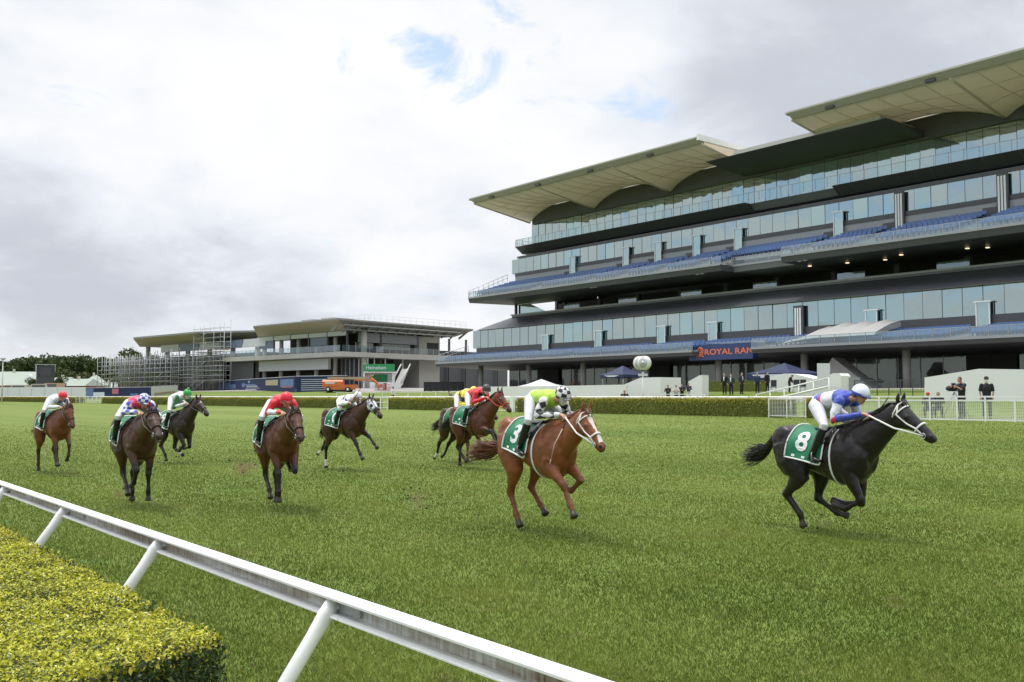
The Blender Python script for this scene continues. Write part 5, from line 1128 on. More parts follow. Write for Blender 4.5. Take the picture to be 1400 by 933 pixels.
def house(label, px, D, w, d, hw, hr, rot, wallm, hip=1.0):
    p = atD(px, 536, D); p.z = gz2(p.x, p.y) - .1; h = thing('house', label, 'house', p, math.atan2(RT.y, RT.x) + rot)
    m = MB(); m.bx(-w / 2, w / 2, -d / 2, d / 2, 0, hw); m.build('wall', wallm, h, False)
    e = .5; q = [(-w / 2 - e, -d / 2 - e, hw), (w / 2 + e, -d / 2 - e, hw), (w / 2 + e, d / 2 + e, hw), (-w / 2 - e, d / 2 + e, hw), (-w / 2 + d / 2 * hip, 0, hw + hr), (w / 2 - d / 2 * hip, 0, hw + hr)]
    m = MB(); m.add(q, [(0, 1, 5, 4), (2, 3, 4, 5), (3, 0, 4), (1, 2, 5), (3, 2, 1, 0)]); r = m.build('roof', ROOFG, h, False)
    m = MB(); m.bx(-w * .1, -w * .1 + .6, -.3, .3, hw + hr * .7, hw + hr + .8); m.build('chimney', CREAM, r, False)
    for k in range(3): m = MB(); x = -w * .32 + k * w * .3; m.bx(x, x + 1.2, -d / 2 - .04, -d / 2 - .005, hw * .35, hw * .8); m.build('window', DKG, h, False)
house('wide house with one large pale green roof, left of the dark screen tower', 25, 290, 17, 11, 2.6, 4.6, .15, CREAM, .6)
house('red brick gabled house with pale roof just right of the dark screen tower', 87, 300, 9, 7, 2.4, 2.4, -.5, BRICK, .15)
house('low grey green roofed house with red gable, middle of the three right of the tower', 110, 290, 11, 7, 1.9, 2.2, -.4, BRICK, .1)
house('house with small pointed pale roof nearest the scaffolding', 130, 310, 8, 8, 2.2, 3.4, .3, CREAM, .9)
def car(label, px, D, mt, rot, van=False):
    p = atD(px, 531, D); o = thing('parked_van' if van else 'parked_car', label, 'van' if van else 'car', p, math.atan2(RT.y, RT.x) + rot); p.z = 2.9; o.location = p
    h = 2.1 if van else 1.45
    m = MB(); m.extr([(-.85, .35), (.85, .35), (.85, .95), (.72, h), (-.72, h), (-.85, .95)], -1.5, 1.4 if van else .9); m.extr([(-.85, .35), (.85, .35), (.82, .95), (-.82, .95)], -2.2, 2.2); m.build('body', mt, o, False)
    for sx in (-1, 1): m = MB(); m.bx(-1.3, .8, sx * .80 - .03, sx * .80 + .03, 1.0, h - .15); m.build('window', DKG, o, False)
    for x in (-1.4, 1.4):
        for y in (-.8, .8): m = MB(); m.loft([(x, y - .1, .33), (x, y + .1, .33)], .33, .33, side=(1, 0, 0), n=14); m.build('wheel', TYRE, o, False)
    if van: o.scale = (1.5, 1.5, 1.5)
    o.location.z = gz2(p.x, p.y)
REDP = mat('dull_red_paint', (.30, .06, .05), .4)
car('dull red van above the white barrier, first from the lamp post', 12, 268, REDP, .2, True); car('red van parked in front of the wide pale roof', 20, 266, REDP, -.1, True); car('cream van between the red vans and the dark tower', 29, 264, CREAM, .1, True)
car('cream van directly below the dark screen tower', 57, 250, CREAM, .1, True); car('tan van just right of the screen tower foot', 75, 250, mat('tan_paint', (.42, .28, .17), .5), -.2, True); car('dark grey car parked before the red gabled house', 96, 262, DARKM, .1)
p = atD(2.5, 545, 190); p.z = gz2(p.x, p.y); o = thing('street_lamp', 'tall pale lamp post at the end of the tree line by the barrier', 'lamp post', p)
m = MB(); m.tube([(0, 0, 0), (0, 0, 8.6)], [.14, .1], 0, 8); m.build('pole', PANW, o, False); m = MB(); m.ell((0, 0, 8.75), (.55, .55, .22)); m.build('lamp_head', GREYP, o, False)
LEAFM = attr_mat('foliage', .6, .25, .8, .3, trans=.15); BARK = mat('bark', (.10, .075, .055), .9)
def tree_meshes(seed, H, R_, n, leaf, tones, base=.25):
    r = np.random.default_rng(seed); lob = []
    for i in range(13):
        a = r.uniform(0, 6.28); q = r.uniform(0, .75) * R_; lob.append((q * math.cos(a), q * math.sin(a), H * r.uniform(base + .12, .86), R_ * r.uniform(.32, .58)))
    P = []
    for i in range(n):
        lx, ly, lz, lr = lob[r.integers(0, 13)]; d = r.normal(size=3); d /= np.linalg.norm(d); P.append(np.array([lx, ly, lz]) + d * lr * r.uniform(.55, 1.05) * np.array([1, 1, .8]))
    P = np.array(P); k = leaf * r.uniform(.6, 1.4, n)
    u = r.normal(size=(n, 3)); u /= np.linalg.norm(u, axis=1)[:, None]; v = np.cross(u, r.normal(size=(n, 3))); v /= np.linalg.norm(v, axis=1)[:, None]
    V = np.stack([P - u * k[:, None], P + v * k[:, None] * .6, P + u * k[:, None], P - v * k[:, None] * .6], 1).reshape(-1, 3)
    t = r.uniform(0, 1, n)[:, None]; c = np.array(tones[0]) * (1 - t) + np.array(tones[1]) * t
    cm = np_mesh('crown', V, np.arange(4 * n).reshape(n, 4), LEAFM, np.repeat(c, 4, 0))
    mb = MB(); mb.tube([(0, 0, 0), (.1, 0, H * .3), (0, .1, H * .6)], [H * .028, H * .02, H * .008], 0, 8)
    for lx, ly, lz, lr in lob[:6]: mb.tube([(.05, 0, H * .28), (lx * .5, ly * .5, lz * .75), (lx, ly, lz)], [H * .012, H * .008, .05], 0, 6)
    return cm, mb.mesh('trunk', BARK)
TV = [tree_meshes(s, 17, 7.5, 2600, .62, ((.026, .045, .014), (.075, .10, .032))) for s in (1, 2, 3)] + [tree_meshes(5, 17, 8, 2400, .62, ((.05, .07, .02), (.10, .115, .035)))]
def tree(label, px, D, H, kind, grp='trees behind the houses', zb=3.0, wide=1.0):
    p = atD(px, 540, D); p.z = gz2(p.x, p.y); o = thing('tree', label, 'tree', p, random.uniform(0, 6.28), grp); o.scale = (H / 17 * wide, H / 17 * wide, H / 17)
    for nm, me in zip(('crown', 'trunk'), TV[kind]): link(nm, me, o)
for i in range(24):
    px = -55 + i * 9.6 + random.uniform(-3, 3); D = random.uniform(380, 470); top = float(np.interp(px, [-60, 10, 40, 60, 90, 120, 150, 175], [492, 491, 487, 486, 484, 487, 487, 492])) + random.uniform(-1, 3)
    tree('dark evergreen in the dense tree line behind the pale roofed houses', px, D, (HOR - top) / F * D - .9, i % 3)
tree('pale olive tree showing over the top of the scaffolding', 186, 330, (HOR - 477) / F * 330 - .9, 3, None); tree('lighter green round tree between the tower and the red gabled house', 96, 330, (HOR - 505) / F * 330 - .9, 3, None, wide=1.4)
tree('small yellow green tree at the right foot of the screen tower', 79, 275, 5.2, 3, None); tree('small yellow green tree at the left foot of the screen tower', 46, 275, 5.0, 3, None)
# ------------------------------------------------------------------ near running rail
RY = 2.27; RZ = CAMZ - .327 * RY * math.hypot(F, CX - VPX) / F
RAILW = mat('rail_white_plastic', (.80, .80, .79), .35, var=.03, scale=4, dirt=((.5, .47, .42), .25, 9))
def grime():
    m, t, b = base_mat('grimy_rail_web'); tc = t.add('ShaderNodeTexCoord'); b.inputs['Roughness'].default_value = .7
    mp = t.add('ShaderNodeMapping'); mp.inputs['Scale'].default_value = (38, 2, 2.2); t.link(tc.outputs['Object'], mp.inputs[0])
    n1 = t.add('ShaderNodeTexNoise', i_Scale=1.0, i_Detail=5.0, i_Roughness=.7); t.link(mp.outputs[0], n1.inputs['Vector'])
    mp2 = t.add('ShaderNodeMapping'); mp2.inputs['Scale'].default_value = (.8, 1, 7); t.link(tc.outputs['Object'], mp2.inputs[0])
    n2 = t.add('ShaderNodeTexNoise', i_Scale=1.0, i_Detail=7.0, i_Roughness=.65); t.link(mp2.outputs[0], n2.inputs['Vector'])
    ad = t.add('ShaderNodeMath', operation='MULTIPLY_ADD'); ad.inputs[1].default_value = .45; t.link(n1.outputs['Fac'], ad.inputs[0]); 
    ml = t.add('ShaderNodeMath', operation='MULTIPLY'); ml.inputs[1].default_value = .75; t.link(n2.outputs['Fac'], ml.inputs[0]); t.link(ml.outputs[0], ad.inputs[2])
    r = t.add('ShaderNodeValToRGB'); t.link(ad.outputs[0], r.inputs[0]); e = r.color_ramp.elements
    e[0].position = .50; e[0].color = (.60, .59, .55, 1); e[1].position = .77; e[1].color = (.06, .042, .03, 1); x = e.new(.645); x.color = (.30, .24, .17, 1); x = e.new(.72); x.color = (.12, .075, .045, 1)
    t.link(r.outputs[0], b.inputs['Base Color']); return m
GRIME = grime()
nr = thing('running_rail', 'near white running rail with grimy inner web on slanted posts', 'running rail', (-6, RY, 0))
mb = MB(); x0, x1 = -60, 6
xj = [x0]
while xj[-1] < x1: xj.append(xj[-1] + 4.66)
for xa_, xb_ in zip(xj[:-1], xj[1:]):      # lengths butted end to end with an open joint
    xb_ -= .006
    mb.extr([(RY - .045, RZ - .022), (RY - .043, RZ - .006), (RY - .034, RZ), (RY + .040, RZ - .003), (RY + .050, RZ - .014), (RY + .050, RZ - .098), (RY + .028, RZ - .099), (RY + .028, RZ - .024)], xa_, xb_, 0)
    mb.extr([(RY - .036, RZ - .112), (RY - .036, RZ - .099), (RY - .016, RZ - .094), (RY + .026, RZ - .100), (RY + .049, RZ - .100), (RY + .049, RZ - .112)], xa_, xb_, 0)
    mb.bx(xa_, xb_, RY - .049, RY - .0452, RZ - .019, RZ - .009, 0); mb.bx(xa_, xb_, RY - .040, RY - .0362, RZ - .110, RZ - .103, 0)
    mb.quad((xa_, RY + .0275, RZ - .0985), (xb_, RY + .0275, RZ - .0985), (xb_, RY + .0275, RZ - .0245), (xa_, RY + .0275, RZ - .0245), 1)
    mb.bx(xb_ - .12, xb_ + .12, RY + .012, RY + .0265, RZ - .085, RZ - .040, 2)
mb.build('rail_beam', [RAILW, GRIME, STEEL], nr)
xp = [Xat(q, RY) for q in (95, 227, 450)]; P_ = (xp[2] - xp[0]) / 2
k = -14
while True:
    x = xp[1] + P_ * k; k += 1
    if x > 5: break
    mb = MB(); a = V3((x, RY - .018, RZ - .068)); b = V3((x, RY - .80, 0))
    mb.loft([b - V3((0, 0, .1)), b, a.lerp(b, .12), a.lerp(b, .03), a + V3((0, .022, .032))], [.036, .036, .036, .044, .040], [.036, .036, .036, .034, .026], side=(1, 0, 0), n=18)
    mb.box(a + V3((0, .02, .015)), (.05, .05, .045)); mb.build('post', RAILW, nr)

# ------------------------------------------------------------------ near hedge of yellow-green leaves
NHZ = 1.0; HK = math.hypot(F, CX - VPX) / F; HY = (CAMZ - NHZ) / .478 / HK
pc = at_plane(304, 868, (0, 0, NHZ), (0, 0, 1)); pe = at_plane(80, 930, (0, 0, NHZ), (0, 0, 1)); HY = pc.y
ed = (pe - pc); ed.z = 0; ed.normalize(); en = V3((-ed.y, ed.x, 0)); en = en if en.x > 0 else -en     # outward normal of the cut end
def leaves(pos, nor, size, col, spread=.9, fold=.25):
    n = len(pos); k = (size * RNG.uniform(.6, 1.35, n))[:, None]
    nn = nor + RNG.normal(0, spread * .55, (n, 3)); nn /= np.linalg.norm(nn, axis=1)[:, None]
    u = np.cross(nn, RNG.normal(size=(n, 3))); u /= np.linalg.norm(u, axis=1)[:, None]; v = np.cross(nn, u)
    b = pos; t = pos + u * k * 2; l = pos + u * k * .95 - v * k * .55 + nn * k * fold; r = pos + u * k * .95 + v * k * .55 + nn * k * fold
    V = np.stack([b, r, t, l], 1).reshape(-1, 3); return V, np.concatenate([np.arange(4 * n).reshape(n, 4)]), np.repeat(col, 4, 0)
def leafcol(n, a, b, c=None, pc_=.1):
    t = RNG.beta(1.3, 1.3, n)[:, None]; o = np.array(a) * (1 - t) + np.array(b) * t
    if c is not None: o = np.where((RNG.random(n) < pc_)[:, None], np.array(c), o)
    return o
def ins(x, y): return ((np.stack([x - pc.x, y - pc.y], 1) @ np.array([en.x, en.y])) < 0)
n = 250000; x = RNG.uniform(pc.x - 7.5, pc.x + .6, n); y = HY - RNG.uniform(0, 1, n) ** 1.0 * 2.9; k_ = ins(x, y); x, y = x[k_], y[k_]; n = len(x)
bump = np.array([.045 * mnoise.noise((a * 2.2, b * 2.2, 0)) + .03 * mnoise.noise((a * 7, b * 7, 3)) for a, b in zip(x, y)])
dep = RNG.exponential(.022, n); pos = np.stack([x, y, NHZ - .02 + bump - dep], 1)
pat = np.array([mnoise.noise((a * 2.6, b * 2.6, 8)) + .8 * mnoise.noise((a * 9, b * 9, 5)) for a, b in zip(x, y)])
yc = leafcol(n, (.38, .40, .022), (.60, .58, .05), (.70, .66, .35), .02); gc = leafcol(n, (.07, .11, .015), (.20, .24, .03))
old = (RNG.random(n) < np.clip(.24 - .5 * pat, .05, .8)); col = np.where(old[:, None], gc, yc)
parts = [leaves(pos, np.tile([0, 0, 1.0], (n, 1)), .0108, col)]
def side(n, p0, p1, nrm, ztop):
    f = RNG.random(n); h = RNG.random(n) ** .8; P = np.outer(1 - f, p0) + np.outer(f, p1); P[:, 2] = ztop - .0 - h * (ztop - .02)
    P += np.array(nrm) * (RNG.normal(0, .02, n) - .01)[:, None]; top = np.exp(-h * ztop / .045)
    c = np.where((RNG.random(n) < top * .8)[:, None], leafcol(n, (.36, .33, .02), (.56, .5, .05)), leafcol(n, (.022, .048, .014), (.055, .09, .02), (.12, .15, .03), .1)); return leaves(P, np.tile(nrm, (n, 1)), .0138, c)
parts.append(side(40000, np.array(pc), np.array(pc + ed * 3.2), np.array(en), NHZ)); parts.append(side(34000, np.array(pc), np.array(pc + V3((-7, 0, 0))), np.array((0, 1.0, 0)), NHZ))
V = np.concatenate([p[0] for p in parts]); C_ = np.concatenate([p[2] for p in parts]); nf = len(V) // 4
nh = thing('hedge', 'large clipped hedge of bright yellow green leaves beside the near rail', 'hedge', (pc.x - 2, pc.y - 1, 0))
me = np_mesh('foliage', V - np.array(nh.location), np.arange(4 * nf).reshape(nf, 4), attr_mat('hedge_leaf', .42, .12, 30, .45, trans=.22), C_); struct(link('foliage', me, nh), 'stuff')
c0 = pc - en * .07 - V3((0, .07, 0)); poly = [(c0.x - 7.4, c0.y), (c0.x, c0.y), (c0.x + ed.x * 3.2, c0.y + ed.y * 3.2), (c0.x - 7.4, c0.y + ed.y * 3.2)]
mb = MB(); mb.prism(poly, 0, NHZ - .075); mb.build('twig_core', mat('hedge_twigs', (.030, .035, .012), .9, var=.5, scale=25), nh)

# ------------------------------------------------------------------ far hedges, rails, fences
FY = 42.9; FG = gz(FY)
HLEAF = attr_mat('far_hedge_leaf', .6, .15, 4, .3, trans=.12); HCORE = mat('far_hedge_core', (.11, .125, .025), .9, var=.4, scale=6)
def far_hedge(label, pa, pb, Y=FY, h=.96, w=1.5, y0=None, ground=None, dens=420, top=.20, ycol=((.26, .25, .022), (.46, .37, .03))):
    xa, xb = Xat(pa, Y), Xat(pb, Y); g0 = gz(Y) if ground is None else ground; L = xb - xa
    o = thing('hedge', label, 'hedge', ((xa + xb) / 2, Y + w / 2, g0), 0)
    pts = []; nor = []; cc = []
    def add(n, fn, nr_, cols): 
        P = fn(RNG.random(n), RNG.random(n)); pts.append(P); nor.append(np.tile(nr_, (n, 1))); cc.append(cols(P))
    jit = lambda n, s=.05: RNG.normal(0, s, n)
    G = lambda n: leafcol(n, (.10, .13, .018), (.24, .245, .035), (.28, .22, .03), .06)
    def facecol(P):
        n = len(P); d = (g0 + h - P[:, 2]); return np.where((RNG.random(n) < np.exp(-(d / top) ** 2))[:, None], leafcol(n, *ycol), G(n))
    wob = lambda x: .05 * np.sin(x * .9) + .03 * np.sin(x * 2.3)
    n = int(L * h * dens); add(n, lambda a, b: np.stack([xa + a * L, Y + wob(xa + a * L) + jit(n), g0 + .03 + b * (h - .03)], 1), (0, -1, .2), facecol)
    n2 = int(L * w * dens * .6); add(n2, lambda a, b: np.stack([xa + a * L, Y + b * w, g0 + h + .04 * np.sin(xa + a * L * 1.7) + jit(n2, .03)], 1), (0, -.2, 1), lambda P: leafcol(len(P), *ycol))
    for xe, s in ((xa, -1), (xb, 1)):
        n3 = int(w * h * dens); add(n3, lambda a, b: np.stack([xe + jit(n3), Y + a * w, g0 + b * h], 1), (s, 0, .2), facecol)
    V, Fa, Cc = leaves(np.concatenate(pts), np.concatenate(nor), .045, np.concatenate(cc), .8)
    loc = np.array(o.location); struct(link('foliage', np_mesh('foliage', V - loc, Fa, HLEAF, Cc), o), 'stuff')
    mb = MB(); mb.bx(xa + .06, xb - .06, Y + .07, Y + w, g0, g0 + h - .05); mb.build('twig_core', HCORE, o)
far_hedge('short far hedge left of the white gate, in front of the long white barrier', -40, 107); far_hedge('long far hedge between the two white gates, below the navy hoardings', 143, 504)
far_hedge('far hedge below the green booth, from the white gate to the yellow jockey', 531, 621); far_hedge('far hedge behind the lime green jockey with golden clipped top', 706, 1064, h=1.0); far_hedge('rounded end of hedge directly behind the leading jockey in blue', 1096, 1152, h=1.0)
fr = thing('running_rail', 'long far white running rail along the tops of the hedges', 'running rail', (-80, FY + .35, FG))
zr = CAMZ - .04
mb = MB(); mb.extr([(FY + .18, zr - .07), (FY + .18, zr), (FY + .24, zr + .03), (FY + .32, zr), (FY + .32, zr - .07)], -330, Xat(1140, FY)); mb.build('rail_beam', WHITE, fr)
x = Xat(1140, FY) - .4; i = 0
while x > -260 and i < 95: mb = MB(); mb.tube([(x, FY + .26, FG), (x, FY + .26, zr - .05)], .035, 0, 6); mb.box((x, FY + .22, zr - .11), (.09, .12, .1)); mb.build('post', WHITE, fr); x -= 2.45; i += 1
def fence(name, label, cat, xa, xb, Y, g0, rails, posts, pw=.05, mesh=None, tops=None, mt=WHITE, group=None, rh=.05):
    o = thing(name, label, cat, ((xa + xb) / 2, Y, g0), group=group)
    for z in rails: mb = MB(); mb.bx(xa, xb, Y - .025, Y + .025, z - rh / 2, z + rh / 2); mb.build('rail', mt, o)
    n = max(1, posts)
    for i in range(n + 1): x = xa + (xb - xa) * i / n; mb = MB(); mb.bx(x - pw / 2, x + pw / 2, Y - .06, Y - .027, g0 - .05, (tops or rails[-1]) + .03); mb.build('post', mt, o)
    if mesh:
        mb = MB(); z = mesh[0]
        while z < mesh[1]: mb.bx(xa, xb, Y + .028, Y + .040, z - .006, z + .006); z += mesh[2]
        x = xa
        while x < xb: mb.bx(x - .005, x + .005, Y + .041, Y + .051, mesh[0], mesh[1]); x += mesh[2] * (1.3 if len(mesh) < 4 else mesh[3])
        mb.build('wire_mesh', mt, o)
    return o
fence('white_gate', 'white slatted gate between the short and the long far hedges', 'gate', Xat(108, FY), Xat(142, FY), FY, FG, [FG + .2, FG + .5, FG + .8, zr], 6, .12)
fence('white_gate', 'white gate of thick posts directly behind the white silks jockey', 'gate', Xat(503, FY), Xat(532, FY), FY, FG, [FG + .15, FG + .6, zr], 3, .16)
fence('white_gate', 'white gate with green notice between the red jockey and the lime jockey', 'gate', Xat(623, FY), Xat(704, FY), FY, FG, [FG + .1, FG + .95], 3, .14)
mb = MB(); xx = Xat(699, FY); mb.bx(xx, xx + .38, FY - .12, FY + .12, FG, zr + .02); tag(mb.build('gate_post', WHITE), 'thick square white post at the start of the golden topped hedge', 'post')
fence('mesh_fence', 'short white wire fence filling the gap between two hedges', 'fence', Xat(1053, FY), Xat(1103, FY), FY - .25, FG, [FG + .09, FG + .98], 2, .05, (FG + .1, FG + .96, .07, 2.5))
xa, xb = Xat(1136, FY), Xat(1470, FY)
fence('mesh_fence', 'long white wire mesh fence behind the leading horse, photographers beyond it', 'fence', xa, xb, FY, FG, [FG + .07, FG + .93, zr + .02], 9, .07, (FG + .1, FG + .92, .065), rh=.07)
# white boundary rails further back
def at_g(px, Y): return V3((Xat(px, Y), Y, gz(Y)))
Y = 50; g = gz(Y); fence('rail_fence', 'open two bar white fence in front of the green booth', 'fence', Xat(462, Y), Xat(660, Y), Y, g, [g + .62, g + 1.15], 11, .06)
Y = 47.5; g = gz(Y); o = fence('rail_fence', 'white fence with green boards beneath the round post mirror', 'fence', Xat(816, Y), Xat(962, Y), Y, g, [g + .62, g + 1.05], 7, .08)
mb = MB(); mb.bx(Xat(820, Y), Xat(912, Y), Y + .05, Y + .1, g + .08, g + .48); mb.build('green_board', mat('teal_board', (.12, .34, .28), .5), o)
def wall_poly(label, pts, Y, th=.25, mt=None, cat='wall', name='low_wall'):
    P = [atY(px, py, Y) for px, py in pts]; n = len(P); mb = MB(); lo = min(p.z for p in P)
    for p in P:
        if p.z - lo < .5: p.z = min(p.z, gz(Y)) - .05
    mb.add(P + [p + V3((0, th, 0)) for p in P], [tuple(range(n)), tuple(range(2 * n - 1, n - 1, -1))] + [(i, n + i, n + (i + 1) % n, (i + 1) % n) for i in range(n)])
    return tag(mb.build(name, mt or WALLW), label, cat)
WALLW = mat('rendered_white_wall', (.72, .72, .71), .7, var=.06, scale=.4)
wall_poly('long low white wall behind the lime jockey, left of the round mirror', [(655, 536), (655, 529), (760, 528), (856, 526), (856, 536)], 55)
wall_poly('white wedge shaped ramp wall rising behind the round post mirror', [(852, 536), (852, 526.5), (876, 516.5), (903, 516), (903, 536)], 58, 2.5)
wall_poly('slim white wedge wall between the photographers and the low green hedge', [(940, 536), (941, 522), (956, 513.5), (960, 513), (960, 536)], 60, .8)
wall_poly('big white sloping wall behind the standing cameramen', [(1264, 548), (1264, 516.5), (1338, 504.5), (1480, 506.5), (1480, 548)], 57, 3)
wall_poly('white curved topped wall behind the suited man and the chairs', [(1048, 540), (1049, 516), (1072, 511), (1088, 512), (1112, 518), (1114, 540)], 68, 2)
wall_poly('blank white board raised behind the leading jockey', [(1117, 517), (1117, 497), (1134, 497), (1134, 517)], 66, .1, PANW, 'board', 'blank_board')
wall_poly('small white arched kiosk wall at the top of the white ramp', [(1134, 540), (1134, 513), (1139, 510.5), (1147, 510.5), (1150, 514), (1150, 540)], 61, 1.2, name='kiosk_wall')
wall_poly('dark topped ticket kiosk with white front beside the arched wall', [(1151, 540), (1151, 516), (1163, 516), (1163, 540)], 62, 1.2, GREYP, 'kiosk', 'kiosk')
# white ramp with handrails
Y = 55; rp = thing('ramp_rail', 'white handrailed ramp climbing behind the leading jockey', 'ramp', at_g(1085, Y))
for k, (yy, dz) in enumerate(((Y, 0), (Y + 1.6, 0))):
    a = atY(1034, 540, yy); b = atY(1133, 517, yy)
    for dz in (0, -.55): mb = MB(); mb.tube([a + V3((0, 0, dz)), b + V3((0, 0, dz))], .05, 0, 6); mb.build('rail', WHITE, rp)
    for i in range(6): q = a.lerp(b, i / 5); mb = MB(); mb.tube([V3((q.x, q.y, gz(yy))), q], .045, 0, 6); mb.build('post', WHITE, rp)
a = atY(1034, 548, Y); b = atY(1133, 529, Y); mb = MB(); mb.add([a, b, V3((b.x, b.y, gz(Y))), V3((a.x, a.y, gz(Y) - .1))] + [q + V3((0, 1.6, 0)) for q in (a, b, V3((b.x, b.y, gz(Y))), V3((a.x, a.y, gz(Y) - .1)))], [(0, 1, 5, 4), (3, 2, 1, 0), (4, 5, 6, 7), (1, 2, 6, 5)]); mb.build('deck', WALLW, rp)
fence('pool_fence', 'dark crowd barrier with thin bars below the concrete stair flight', 'barrier', Xat(1166, 60), Xat(1262, 60), 60, gz(60), [gz(60) + .3, gz(60) + 1.1], 6, .06, (gz(60) + .32, gz(60) + 1.08, .14), mt=DARKM)
far_hedge('low clipped green hedge on the lawn behind the group of officials', 942, 1056, Y=70, h=1.0, w=1.0, ground=gz(70), dens=120, ycol=((.05, .09, .02), (.12, .16, .03)))
# round post mirror
Y = 48; p = at_g(878, Y); pm_ = thing('post_mirror', 'round white double drum mirror on a tall white post', 'finish mirror', p)
zc_ = atY(877, 496.5, Y).z; rr0 = 9.5 / (1228 / (Y * HK))
mb = MB(); mb.tube([p, V3((p.x, Y, zc_ - .6))], .07, 0, 10); mb.build('post', WHITE, pm_)
for dx, yaw_, nm in ((.16, .5, 'drum'), (-.2, -.7, 'drum')):
    mb = MB(); ax = V3((math.sin(yaw_) * -.2 + .25, -1, 0)).normalized(); c = V3((p.x + dx, Y, zc_)); mb.loft([c + ax * .16, c + ax * .2, c + ax * .14, c - ax * .14, c - ax * .2], [rr0 * .82, rr0, rr0, rr0, rr0 * .8], [rr0 * .82, rr0, rr0, rr0, rr0 * .8], side=(0, 0, 1), n=26)
    d_ = mb.build(nm, WHITE, pm_); mb = MB(); mb.loft([c + ax * .19, c + ax * .215], [rr0 * .72, rr0 * .66], [rr0 * .72, rr0 * .66], side=(0, 0, 1), n=24); mb.loft([c + ax * .21, c + ax * .23], [rr0 * .2] * 2, [rr0 * .2] * 2, side=(0, 0, 1), n=12); mb.build('mirror_face', mat('mirror_face', (.5, .52, .53), .25, .5), d_)
mb = MB(); mb.box((p.x + .1, Y - .1, zc_ - rr0 - .35), (.8, .1, .16)); mb.build('name_plate', PANW, pm_)
# marquees
def marquee(label, px, py, Y, w, h, eave, mt):
    p = at_g(px, Y); o = thing('marquee', label, 'marquee', p); zt_ = atY(px, py, Y).z - p.z; ze = zt_ - h
    for sx in (-1, 1):
        for sy in (-1, 1): mb = MB(); mb.tube([p + V3((sx * w, sy * w, 0)), p + V3((sx * w, sy * w, ze))], .05, 0, 6); mb.build('leg', STEEL, o)
    mb = MB(); n = 4; q = [p + V3((a * (w + .2), b * (w + .2), ze)) for a, b in ((-1, -1), (1, -1), (1, 1), (-1, 1))]; q2 = [x - V3((0, 0, eave)) for x in q]; ap = p + V3((0, 0, zt_))
    mid = [ap.lerp(x, .5) - V3((0, 0, .12)) for x in q]
    mb.add(q + q2 + mid + [ap], [(i, (i + 1) % 4, 8 + (i + 1) % 4, 8 + i) for i in range(4)] + [(8 + i, 8 + (i + 1) % 4, 12) for i in range(4)], 0)
    mb.add(q + q2, [(i, 4 + i, 4 + (i + 1) % 4, (i + 1) % 4) for i in range(4)], 0); 
    mb.add([q[0].lerp(q2[0], .2) + V3((.6, -.02, 0)), q[1].lerp(q2[1], .2) + V3((-.6, -.02, 0)), q[1].lerp(q2[1], .75) + V3((-1.2, -.02, 0)), q[0].lerp(q2[0], .75) + V3((1.2, -.02, 0))], [(0, 3, 2, 1)], 1); mb.build('canopy', [mt, HW], o)
NAV = mat('navy_canvas', (.02, .03, .085), .7)
marquee('navy peaked marquee with white band left of the round post mirror', 851, 500, 72, 1.5, 1.0, .3, NAV); marquee('large navy marquee with white band behind the suited man', 1071, 496.5, 76, 2.3, 1.0, .55, NAV)
marquee('white peaked umbrella tent behind the lime green jockey', 740, 518.5, 70, 2.0, .9, .1, PANW)
# people
def P_std(**k):
    J = dict(pelvis=(0, 0, .95), chest=(.0, 0, 1.30), neck=(.0, 0, 1.47), head=(.03, 0, 1.62), face=(1, 0, -.05), sh=(0, .185, 1.40), el=(-.03, .25, 1.13), wr=(.06, .25, .90), hip=(0, .09, .92), kn=(.03, .105, .50), an=(-.02, .11, .10), toe=(.17, 0, -.012), hd=(.2, 0, -1)); J.update(k); return J
def spectator(label, px, Y, face_px, pal, hpx=None, grp=None, **k):
    p = at_g(px, Y); d = math.atan2((ray(face_px, 540)).y, (ray(face_px, 540)).x) if face_px is not None else None
    yaw_ = math.atan2(-p.y, -p.x) + (k.pop('turn', 0)); o = figure(P_std(**k), 'person', p, yaw_, label, 'person', pal, grp, sitting=False, vox=.0125)
    if hpx: sc_ = hpx / (F / (p - CAM).dot(VH)) / 1.74; o.scale = (sc_, sc_, sc_)
    return o
BLK = (.018, .018, .021)
cm = spectator('man in dark polo, black cap and white mask standing behind the mesh fence', 1345, 44.4, None, dict(jacket=solid(BLK), short=.5, legs=(.05, .05, .055), hat=(.015, .015, .016), mask=(.7, .7, .7)), 58, wr=(.02, .22, .88))
co_ = spectator('camera operator in black shirt and headphones bending to a tripod camera', 1311, 44.6, None, dict(jacket=solid(BLK), short=.5, legs=(.03, .03, .034), hair=(.07, .04, .02)), 57, turn=-.9, elR=(.22, -.25, 1.2), wrR=(.42, -.12, 1.38), elL=(.2, .25, 1.2), wrL=(.42, .12, 1.36), head=(.08, 0, 1.62))
Y = 44.6; p = at_g(1301, Y); tp = thing('tripod_camera', 'black television camera on pale tripod legs beside the operator', 'camera', p)
top = V3((p.x, Y, p.z + 1.25)); 
for a in (0.6, 2.7, 4.8): mb = MB(); mb.tube([top, p + V3((math.cos(a) * .75, math.sin(a) * .5, .0))], .022, 0, 6); mb.build('leg', PANW, tp)
mb = MB(); mb.box(top + V3((-.05, -.05, .16)), (.22, .5, .26)); mb.box(top + V3((-.05, .05, .36)), (.1, .25, .12)); mb.tube([top + V3((-.05, -.3, .16)), top + V3((-.05, -.52, .16))], [.09, .10], 0, 12); mb.build('camera_body', BLACKM, tp)
crouch = dict(pelvis=(-.05, 0, .45), chest=(.08, 0, .82), neck=(.12, 0, .98), head=(.17, 0, 1.12), sh=(.09, .185, .92), el=(.2, .25, .72), wr=(.34, .1, 1.0), hip=(-.05, .09, .43), kn=(.38, .16, .50), an=(.18, .14, .10), hd=(.8, 0, .5))
